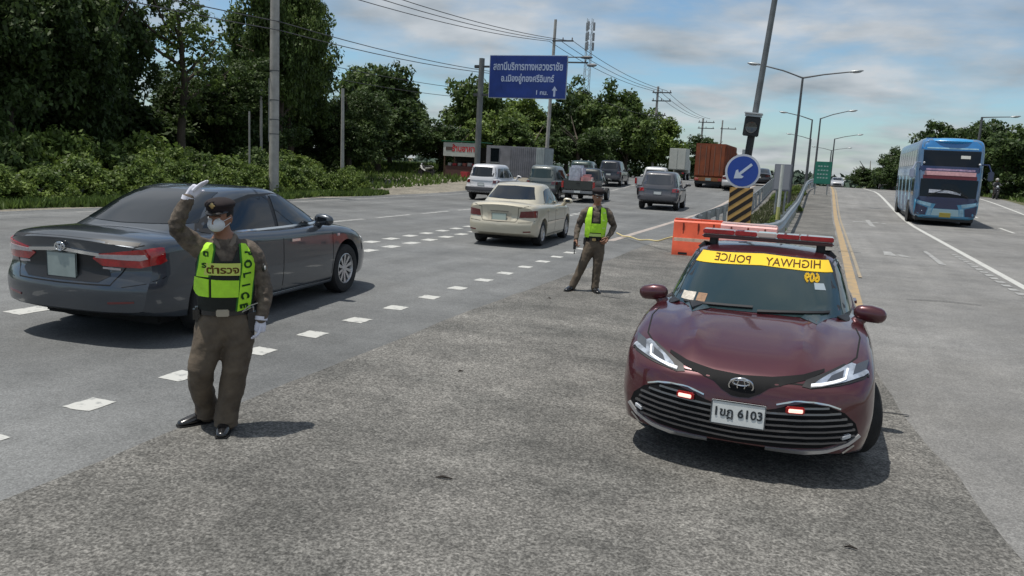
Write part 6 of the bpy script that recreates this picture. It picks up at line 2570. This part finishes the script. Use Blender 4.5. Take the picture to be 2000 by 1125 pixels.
def simple_rider(label, x, y, rz, shirt, name='person'):
    H = Matrix.Translation((0, .02, 1.42)) @ Matrix.Rotation(R(180), 4, 'Z')
    tub = [([(0, -.18, .82), (0, -.12, 1.0), (0, -.06, 1.18), (0, -.04, 1.26)], [(.16, .12), (.15, .11), (.18, .11), (.10, .08)]),
           ([(0, -.03, 1.24), (0, .0, 1.38)], [.055, .05]),
           ([(-.16, -.05, 1.20), (-.22, .08, 1.05), (-.30, .30, 1.03)], [.06, .05, .035]),
           ([(.16, -.05, 1.20), (.22, .08, 1.05), (.30, .30, 1.03)], [.06, .05, .035]),
           ([(-.09, -.16, .84), (-.16, .18, .72), (-.15, .05, .36), (-.15, .10, .28)], [.09, .075, .05, .05]),
           ([(.09, -.16, .84), (.16, .18, .72), (.15, .05, .36), (.15, .10, .28)], [.09, .075, .05, .05])]
    J = dict(tubes=tub, collar=1.27, belt=.88, is_arm=lambda c: abs(c.x) > .2 and c.z > .8)
    root, body, bvh = build_person(name, label, base(x, y), rz, J, H, (shirt, M_TROUS, M_SKIN), .02)
    h = MB()
    h.ell((0, -.0, .03), (.125, .145, .125), 18, 12)
    ho = h.build('helmet', mat('helmet_pale', (.35, .34, .30), .3, coat=.8), body, 60)
    ho.matrix_local = H
    return root
# ------------------------------------------------------------------ vegetation
def leaf_mat(name, c, c2, isl=.45, vs=.5):
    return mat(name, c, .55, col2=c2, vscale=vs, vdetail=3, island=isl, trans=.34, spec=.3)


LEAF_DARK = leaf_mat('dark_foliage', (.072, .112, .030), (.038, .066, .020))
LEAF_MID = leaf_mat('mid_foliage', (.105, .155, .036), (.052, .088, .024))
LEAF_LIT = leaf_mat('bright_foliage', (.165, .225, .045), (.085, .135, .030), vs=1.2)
LEAF_HEDGE = leaf_mat('hedge_foliage', (.175, .240, .050), (.065, .110, .028), vs=1.3)
M_BARK = mat('bark', (.075, .060, .045), .95, var=.3, vscale=3, bump=.8, bscale=10)


def leaf_cloud(name, clumps, per, size, m, seed, flat=.55, parent=None, sizes=None):
    """many small bent leaf faces gathered round clump centres; clumps: array (n,4) of x,y,z,r"""
    g = np.random.default_rng(seed)
    clumps = np.asarray(clumps, float)
    n = len(clumps)
    c = np.repeat(clumps, per, axis=0)
    N = len(c)
    d = g.normal(size=(N, 3))
    d /= np.linalg.norm(d, axis=1)[:, None]
    rad = c[:, 3:4] * (g.random((N, 1)) ** .45)
    p = c[:, :3] + d * rad * np.array([1, 1, flat + .2])
    # leaf frame
    nrm = d * .6 + g.normal(size=(N, 3)) * .55 + np.array([0, 0, .45])
    nrm /= np.linalg.norm(nrm, axis=1)[:, None]
    t = g.normal(size=(N, 3))
    t -= nrm * (t * nrm).sum(1)[:, None]
    t /= np.linalg.norm(t, axis=1)[:, None]
    b = np.cross(nrm, t)
    s = size * (.6 + .8 * g.random((N, 1)))
    a0 = p - t * s * .5
    a1 = p + b * s * .30 - nrm * s * .08
    a2 = p + t * s * .55
    a3 = p - b * s * .30 - nrm * s * .08
    V = np.stack([a0, a1, a2, a3], axis=1).reshape(-1, 3)
    me = bpy.data.meshes.new(name)
    me.vertices.add(4 * N)
    me.vertices.foreach_set('co', V.ravel())
    me.loops.add(4 * N)
    me.loops.foreach_set('vertex_index', np.arange(4 * N, dtype=np.int32))
    me.polygons.add(N)
    me.polygons.foreach_set('loop_start', np.arange(0, 4 * N, 4, dtype=np.int32))
    me.polygons.foreach_set('loop_total', np.full(N, 4, dtype=np.int32))
    me.update(calc_edges=True)
    me.materials.append(m)
    return me


def crown_clumps(seed, rx, ry, rz, n, lobes=7, cz=0.0, rmin=.35, rmax=.8):
    g = np.random.default_rng(seed)
    L = []
    for i in range(lobes):
        a = g.random() * 2 * PI
        rr = .25 + .45 * g.random()
        L.append((rx * rr * math.cos(a), ry * rr * math.sin(a), rz * (g.random() * 1.3 - .65), .34 + .26 * g.random()))
    out = []
    while len(out) < n:
        l = L[g.integers(len(L))]
        d = g.normal(size=3)
        d /= np.linalg.norm(d)
        k = (.55 + .45 * g.random()) if g.random() > .07 else 1.0 + .35 * g.random()
        x = l[0] + d[0] * rx * l[3] * k
        y = l[1] + d[1] * ry * l[3] * k
        z = l[2] + d[2] * rz * l[3] * k * 1.1
        out.append((x, y, z + cz, rmin + (rmax - rmin) * g.random()))
    return out


CROWNS = {}


def crown_mesh(kind, seed, m):
    key = (kind, seed, m.name)
    if key in CROWNS:
        return CROWNS[key]
    if kind == 'airy':
        cl = crown_clumps(seed, 4.0, 4.0, 4.2, 130, 7, 0, .28, .62)
        me = leaf_cloud('crown', cl, 30, .23, m, seed)
    elif kind == 'big':       # near, unit radius about 4 m
        cl = crown_clumps(seed, 4.0, 4.0, 4.2, 330, 9, 0, .35, .85)
        me = leaf_cloud('crown', cl, 140, .205, m, seed)
    elif kind == 'mid':
        cl = crown_clumps(seed, 4.0, 4.0, 3.2, 200, 8, 0, .45, .95)
        me = leaf_cloud('crown', cl, 75, .36, m, seed)
    else:
        cl = crown_clumps(seed, 4.0, 4.0, 3.0, 120, 6, 0, .6, 1.1)
        me = leaf_cloud('crown', cl, 50, .60, m, seed)
    CROWNS[key] = me
    return me


TRUNKS = {}


def trunk_mesh(seed, h):
    key = (seed, round(h))
    if key in TRUNKS:
        return TRUNKS[key]
    g = random.Random(seed)
    mb = MB()
    pts = [(0, 0, -.2), (g.uniform(-.1, .1), g.uniform(-.1, .1), h * .3), (g.uniform(-.3, .3), g.uniform(-.3, .3), h * .6), (g.uniform(-.5, .5), g.uniform(-.5, .5), h)]
    mb.tube(pts, [.26, .20, .15, .08], 10)
    for k in range(7):
        t = g.uniform(.35, .9)
        z = h * t
        a = g.uniform(0, 2 * PI)
        r = g.uniform(1.4, 2.8)
        mb.tube([(pts[2][0] * t, pts[2][1] * t, z), (r * .5 * math.cos(a), r * .5 * math.sin(a), z + .8), (r * math.cos(a), r * math.sin(a), z + g.uniform(1.2, 2.4))], [.09, .06, .03], 7)
    me = mb.mesh('trunk')
    TRUNKS[key] = me
    return me


def tree(label, x, y, h, w, m, seed, kind='big', group=None, low=.25, name='broadleaf_tree', rz=None, dy=None):
    """h: overall height, w: crown half-width; crown spans low*h..h"""
    root = thing(name, label, 'tree', base(x, y), random.Random(seed * 7 + int(x * 10)).uniform(0, 6.28) if rz is None else rz, group)
    tm = trunk_mesh(seed, h * .7)
    t = bpy.data.objects.new('trunk', tm)
    COL.objects.link(t)
    if not tm.materials:
        tm.materials.append(M_BARK)
    t.parent = root
    cm = crown_mesh(kind, seed, m)
    c = bpy.data.objects.new('crown', cm)
    COL.objects.link(c)
    c.parent = root
    zr = {'airy': 4.2, 'big': 4.2, 'mid': 3.2, 'far': 3.0}[kind]
    c.location = (0, 0, h * (low + 1) / 2)
    c.scale = (w / 4.0, w / 4.0, h * (1 - low) / 2 / (zr * 1.0))
    return root


# the wood on the left: rows of tall dark trees
LT = [  # x, y, h, w, mat, seed, kind, low, where
    (-30.5, 17.0, 12.5, 4.0, LEAF_DARK, 2, 'big', .12, 'at the left picture edge'),
    (-28.8, 21.4, 11.5, 3.5, LEAF_DARK, 3, 'big', .14, 'above the boot of the dark sedan'),
    (-30.6, 26.4, 13.0, 3.6, LEAF_DARK, 4, 'big', .12, 'above the rear window of the dark sedan'),
    (-29.2, 30.5, 11.5, 3.6, LEAF_MID, 6, 'airy', .30, 'thin crown with the sky showing through'),
    (-30.6, 35.0, 6.6, 3.4, LEAF_DARK, 5, 'big', .08, 'low, under the sky gap'),
    (-31.6, 42.0, 13.0, 3.5, LEAF_MID, 2, 'big', .16, 'lit crown at the right end of the wood'),
    (-29.4, 38.2, 14.0, 2.5, LEAF_MID, 7, 'big', .18, 'right behind the tall utility pole'),
    (-33.5, 20.5, 14.0, 4.4, LEAF_DARK, 3, 'big', .10, 'second row, at the left picture edge'),
    (-35.0, 27.5, 14.0, 4.2, LEAF_MID, 4, 'big', .10, 'second row, above the dark sedan'),
    (-40.5, 35.0, 12.0, 3.6, LEAF_DARK, 5, 'big', .08, 'third row, left of the sky gap'),
    (-29.8, 46.0, 6.4, 3.2, LEAF_DARK, 3, 'big', .06, 'low dark tree at the right end of the wood'),
    (-42.0, 29.0, 14.0, 4.6, LEAF_DARK, 2, 'big', .10, 'third row, at the left picture edge'),
    (-41.0, 46.0, 7.0, 5.0, LEAF_DARK, 4, 'big', .04, 'low one deep behind the sky gap'),
    (-37.0, 47.0, 12.5, 4.0, LEAF_DARK, 7, 'big', .06, 'deep one between the pole and the lit crown')]
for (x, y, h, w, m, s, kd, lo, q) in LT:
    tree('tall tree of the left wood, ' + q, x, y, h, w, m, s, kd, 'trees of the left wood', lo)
for i, (x, y) in enumerate(((-31.5, 17.0), (-32.5, 22.5), (-33.0, 27.5), (-34.0, 33.0), (-35.5, 39.0), (-44, 42), (-46, 50), (-34.5, 44.5))):
    tree('low dark understorey tree in the shade of the left wood, %s from the left' % ('first', 'second', 'third', 'fourth', 'fifth', 'sixth', 'seventh', 'eighth')[i], x, y, 4.6, 3.2, LEAF_DARK, 5, 'mid', 'understorey trees of the left wood', .0)

MT = [(-44.5, 74, 10.3, 4.6, LEAF_MID, 1, 'round tree with a domed crown left of the blue sign mast'), (-40.5, 70, 9.4, 3.6, LEAF_DARK, 2, 'dark tree at the right foot of the domed tree'), (-37.5, 62, 5.6, 4.0, LEAF_DARK, 3, 'low dark tree between the wood and the domed tree'),
      (-33.5, 56, 5.0, 3.4, LEAF_DARK, 4, 'low dark tree behind the side track'), (-31.5, 72, 8.6, 3.4, LEAF_MID, 5, 'tree under the left half of the blue sign'), (-27.5, 66, 5.6, 3.2, LEAF_LIT, 1, 'bright tree behind the grey cabin container'),
      (-27.6, 78, 7.4, 3.6, LEAF_LIT, 2, 'yellow-green tree under the right half of the blue sign'), (-24.6, 78, 8.0, 3.2, LEAF_DARK, 3, 'dark tree left of the mast tower'), (-21.8, 80, 8.4, 3.8, LEAF_MID, 4, 'tree right at the mast tower foot'),
      (-18.5, 78, 7.2, 3.4, LEAF_MID, 5, 'tree above the dark pickup'), (-16.4, 82, 6.4, 2.8, LEAF_LIT, 1, 'small bright tree left of the slender right pole'), (-14.2, 100, 5.4, 3.0, LEAF_DARK, 2, 'small dark tree right of the slender pole'),
      (-23.5, 64, 4.6, 2.6, LEAF_MID, 2, 'low bushy tree right of the cabin container'), (-19.6, 66, 4.2, 2.6, LEAF_DARK, 5, 'low dark tree behind the dark pickup'), (-48, 62, 8.0, 4.6, LEAF_DARK, 1, 'dark tree just right of the wood'), (-30, 60.5, 3.8, 2.4, LEAF_DARK, 4, 'low dark tree behind the stall'),
      (-36, 84, 7.5, 4.2, LEAF_MID, 3, 'mid-green tree behind the sign mast'), (-12.6, 112, 3.6, 2.6, LEAF_DARK, 1, 'low dark tree beside the far white truck')]
for x, y, h, w, m, s, lb in MT:
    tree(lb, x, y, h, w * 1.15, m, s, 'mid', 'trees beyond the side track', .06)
RT = [(11.2, 88, 7.0, 3.0, LEAF_DARK, 3, 'tree with a round top directly above the bus roof'), (14.2, 84, 6.9, 3.0, LEAF_DARK, 1, 'tree right of the bus, tallest of the right-hand trees'), (17.2, 82, 6.4, 3.2, LEAF_MID, 2, 'tree at the right picture edge'),
      (14.0, 74, 4.6, 2.6, LEAF_DARK, 4, 'lower dark tree in front of the right-hand trees'), (18.5, 72, 5.0, 3.4, LEAF_DARK, 5, 'dark tree farther right, partly outside the picture'), (6.4, 92, 4.4, 1.5, LEAF_DARK, 2, 'narrow dark tree just left of the bus'),
      (5.2, 105, 2.6, 1.9, LEAF_DARK, 1, 'low bushy tree left of the narrow one'), (7.5, 90, 3.6, 2.0, LEAF_DARK, 5, 'dark tree hidden behind the bus front'), (22.5, 78, 6.6, 4, LEAF_DARK, 4, 'outermost tree of the right-hand trees')]
for x, y, h, w, m, s, lb in RT:
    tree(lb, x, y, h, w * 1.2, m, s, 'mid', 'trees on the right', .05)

# far wood closing the horizon
g_ = np.random.default_rng(5)
cl = []
for i in range(700):
    x = g_.uniform(-420, 330)
    y = g_.uniform(300, 520)
    cl.append((x, y, -3 + g_.uniform(.5, 4.4), g_.uniform(2.2, 4.5)))
me = leaf_cloud('far_wood', cl, 46, 2.6, mat('far_foliage', (.055, .085, .060), .9, var=.2, vscale=.05), 5)
o = link('far_wood', me, None)
tag(o, None, None, None, 'stuff')
o['label'] = 'hazy far-off line of woods closing the road at the horizon'


# undergrowth: individual bushes along the verge, then the grass
def bush_mesh(seed, m, size=.125, per=110):
    key = ('bush', seed, m.name)
    if key in CROWNS:
        return CROWNS[key]
    g = np.random.default_rng(seed + 50)
    cl = []
    for i in range(75):
        a = g.random() * 2 * PI
        r = g.random() ** .6
        z = (1 - r * r) * (.45 + .55 * g.random())
        cl.append((1.6 * r * math.cos(a), 1.2 * r * math.sin(a), .15 + 1.2 * z, .22 + .25 * g.random()))
    me = leaf_cloud('bush_leaves', cl, per, size, m, seed)
    CROWNS[key] = me
    return me


bspots = []
rb = random.Random(21)
yy = 6.0
k = 0
while yy < 34:
    bspots.append((-22.9 - .0 * yy - rb.uniform(0, .4), yy, rb.uniform(.75, 1.0)))
    bspots.append((-24.9 - rb.uniform(0, .8), yy + rb.uniform(.4, 1.0), rb.uniform(1.15, 1.5)))
    yy += rb.uniform(1.7, 2.3)
words = ['broad', 'tangled', 'leafy', 'rounded', 'ragged', 'dense', 'sprawling', 'loose']
ORD = ['first', 'second', 'third', 'fourth', 'fifth', 'sixth', 'seventh', 'eighth', 'ninth', 'tenth', 'eleventh', 'twelfth', 'thirteenth', 'fourteenth', 'fifteenth', 'sixteenth', 'seventeenth', 'eighteenth', 'nineteenth']
for i, (x, y, s) in enumerate(bspots):
    m = (LEAF_HEDGE, LEAF_MID, LEAF_HEDGE, LEAF_LIT)[i % 4]
    me = bush_mesh(i % 3, m)
    rowt = 'front' if i % 2 == 0 else 'back'
    root = thing('bush', 'green %s bush, %s from the left in the %s row on the verge' % (words[i % 8], ORD[i // 2], rowt), 'bush', base(x, y), rb.uniform(0, 6), 'bushes of the %s row on the left verge' % rowt)
    c = bpy.data.objects.new('foliage', me)
    COL.objects.link(c)
    c.parent = root
    c.scale = (s, s, s * rb.uniform(.85, 1.25))
    st = bpy.data.objects.new('stem', trunk_mesh(3, 1.0))
    COL.objects.link(st)
    st.parent = root
    st.scale = (.12, .12, .28)
for x, y, s, lb in ((-21.9, 33.2, .85, 'pale green bush at the foot of the end post of the hedge'), (-23.4, 36.5, .9, 'small green bush where the hedge meets the side track'), (-1.5, 33, .33, 'tuft of bright weeds in the median by the marker pipe'), (-1.35, 29, .28, 'small weeds in the median below the marker pipe'), (-1.3, 44, .4, 'green weeds in the median beside the cabinet'), (-2.4, 52, .45, 'low shrub in the median far beyond the arrow sign'), (-1.6, 58, .5, 'low shrub in the median below the green sign')):
    root = thing('bush', lb, 'bush', base(x, y), rb.uniform(0, 6))
    c = bpy.data.objects.new('foliage', bush_mesh(1, LEAF_LIT))
    COL.objects.link(c)
    c.parent = root
    c.scale = (s * .8, s * .8, s)


def grass(name, label, area, n, hgt, m, seed, w=.03):
    g = np.random.default_rng(seed)
    (x0, x1), (y0, y1) = area
    t = g.random(n)
    y = y0 + (y1 - y0) * t
    xa = x0(y) if callable(x0) else np.full(n, x0)
    xb = x1(y) if callable(x1) else np.full(n, x1)
    x = xa + (xb - xa) * g.random(n)
    z = np.array([gz(v) for v in y]) - .02
    h = hgt * (.5 + g.random(n))
    a = g.random(n) * 2 * PI
    lean = g.normal(size=(n, 2)) * .35 * h[:, None]
    ww = w * (.7 + .6 * g.random(n))
    v0 = np.stack([x - np.cos(a) * ww, y - np.sin(a) * ww, z], 1)
    v1 = np.stack([x + np.cos(a) * ww, y + np.sin(a) * ww, z], 1)
    v2 = np.stack([x + lean[:, 0], y + lean[:, 1], z + h], 1)
    V = np.stack([v0, v1, v2], 1).reshape(-1, 3)
    me = bpy.data.meshes.new(name)
    me.vertices.add(3 * n)
    me.vertices.foreach_set('co', V.ravel())
    me.loops.add(3 * n)
    me.loops.foreach_set('vertex_index', np.arange(3 * n, dtype=np.int32))
    me.polygons.add(n)
    me.polygons.foreach_set('loop_start', np.arange(0, 3 * n, 3, dtype=np.int32))
    me.polygons.foreach_set('loop_total', np.full(n, 3, dtype=np.int32))
    me.update(calc_edges=True)
    o = link(name, me, m)
    tag(o, label, None, None, 'stuff')
    return o


GR = leaf_mat('verge_grass', (.120, .175, .040), (.075, .125, .028), vs=.8)
grass('grass', 'bright grass of the left verge between the road and the bushes', ((lambda y: -24.5 + 0 * y, lambda y: -20.5 - .35 * np.sin(y * .9)), (5, 36)), 60000, .20, GR, 3, .05)
grass('grass', 'rough grass beyond the side track and under the left wood', ((-60, -24), (6, 90)), 30000, .3, GR, 4, .09)
grass('grass', 'grass of the right verge behind the bus', ((13.2, 40), (35, 110)), 26000, .25, GR, 6, .08)
grass('grass', 'weeds growing along the median between the guard rails', ((lambda y: -3.0 + 0 * y, lambda y: -1.1 + 0 * y), (21, 76)), 9000, .16, leaf_mat('median_weed', (.095, .11, .045), (.06, .07, .035)), 8, .03)

# right-hand fence
fr = thing('fence', 'low grey post and rail fence along the right verge beyond the bus', 'fence', base(17, 60))
for k in range(14):
    p = MB()
    p.box((0, 0, .6), (.12, .12, 1.2))
    o = p.build('post', M_CONC, fr)
    yk = -16 + k * 3.0
    o.location = (-.0, yk, gz(60 + yk) - gz(60))
for zz in (.45, .8, 1.1):
    for k in range(13):
        yk = -16 + k * 3.0
        a, c = gz(60 + yk) - gz(60), gz(63 + yk) - gz(60)
        p = MB()
        p.tube([(0, yk, a + zz), (0, yk + 3.0, c + zz)], .03, 6)
        p.build('rail', M_GALV, fr)
root = thing('sign_post', 'small white marker sign on the right verge at the picture edge', 'marker sign', base(15.2, 62))
b = MB()
b.tube([(0, 0, 0), (0, 0, 1.4)], .04, 8)
b.build('pole', M_GALV, root)
b = MB()
b.bevbox((0, -.03, 1.35), (.30, .03, .65), .01)
b.build('marker_plate', mat('marker_white', (.52, .54, .50), .6), root)
# ------------------------------------------------------------------ placing vehicles and people
police_car()
dark_sedan()
cream_sedan()
make_wagon('dark grey hatchback SUV ahead in the near lane, beyond the farther officer', (.075, .075, .085), -7.45, 40.3, R(3), name='suv', taller=.0, lampm=M_RED, glass=mat('greyish_glass', (.035, .04, .05), .06, coat=.8)).scale = (1.12, 1, 1.03)
make_wagon('old white estate car with a square tailgate, behind the cream sedan', (.60, .60, .62), -15.80, 38.2, R(3), lampm=M_REDD)
make_wagon('grey-green tinted van just right of the white estate car', (.10, .115, .11), -13.9, 41.6, R(3), taller=.05, name='van', cat='van', glass=M_GLASS2)
pk = make_pickup('dark pickup truck loaded with white and pink bundles', (.030, .034, .030), -11.95, 42.2, R(4))
# the load on the dark pickup
for i, (dx, dy, dz, sx, sy, sz, c, cn) in enumerate((
        (-.35, -1.5, 1.05, .75, 1.0, .95, (.42, .45, .52), 'large pale blue-white bundle on the left side of the pickup bed'),
        (.28, -1.7, .92, .62, .8, .62, (.50, .26, .26), 'pink bundle in the middle of the pickup bed'),
        (.58, -1.9, .85, .34, .5, .50, (.62, .60, .55), 'white sack at the right side of the pickup bed'),
        (-.1, -2.15, .75, .7, .4, .42, (.28, .12, .10), 'dark red bundle at the tailgate of the pickup'))):
    b = MB()
    b.bevbox((0, 0, sz / 2), (sx, sy, sz), .12)
    me = b.mesh('bundle')
    for v in me.vertices:
        v.co.x += .04 * math.sin(v.co.z * 9 + i)
        v.co.y += .03 * math.sin(v.co.x * 11)
    o = link('bundle', me, mat('bundle_%d' % i, c, .8, var=.25, vscale=6, bump=.5, bscale=8), None, 50)
    P = Matrix.Translation(pk.location) @ Matrix.Rotation(R(4), 4, 'Z')
    o.location = P @ Vector((dx, dy, dz - .1))
    o.rotation_euler = (0, 0, R(4 + 6 * i))
    tag(o, cn, 'bundle', 'bundles on the dark pickup')
make_pickup('white pickup truck ahead of the dark grey SUV', (.50, .50, .50), -9.85, 50.3, R(3))
far_sedan('white sedan mostly hidden behind the blue arrow sign', (.55, .54, .53), -5.9, 60.5, R(0), 4.5, .88)
far_sedan('dark sedan right of the blue arrow sign, beyond the median', (.02, .022, .03), -4.95, 71.0, R(0), 4.6, .9)
make_wagon('dark estate car under the trees right of the loaded pickup', (.018, .022, .032), -14.4, 57.5, R(4))
make_wagon('dark green estate car partly hidden behind the loaded pickup', (.02, .045, .035), -14.9, 51.8, R(5), taller=.1)
far_sedan('tiny pale car at the crest of the right carriageway', (.50, .50, .50), 1.9, 122, PI, 4.5, .88, name='sedan')
make_pickup('small white pickup far away, left of the bus', (.55, .54, .48), 7.0, 104.0, PI)
bus_bike = motorbike('motorcycle riding beside the bus on the far right', 12.2, 69, PI, (.04, .04, .05))
simple_rider('motorcyclist with a pale helmet beside the bus', 12.2, 69, PI, mat('rider_shirt', (.06, .06, .065), .8))
motorbike('parked motorcycle left of the stall, at the wood edge', -28.6, 55.0, R(70), (.45, .45, .43))
officer_near()
officer_far()

for x, y, L_, a, lb in ((-2.02, 4.26, .10, 20, 'short dark twig lying on the coarse tarmac at the bottom of the picture'), (.35, 4.45, .06, 10, 'small dark scrap on the tarmac below the police car'), (-3.0, 6.6, .05, 60, 'dark crumb of dirt on the tarmac right of the near officer'), (-3.6, 11.0, .05, 30, 'dark speck on the tarmac before the farther officer')):
    b = MB()
    b.tube([(-L_ / 2, 0, .012), (-L_ * .1, .008, .016), (L_ / 2, -.004, .010)], [.005, .009, .004], 7, rnd=True)
    o = b.build('twig', mat('twig_dark', (.025, .02, .016), .9), None, 60)
    o.location = (x, y, .004)
    o.rotation_euler = (0, 0, R(a))
    tag(o, lb, 'twig')
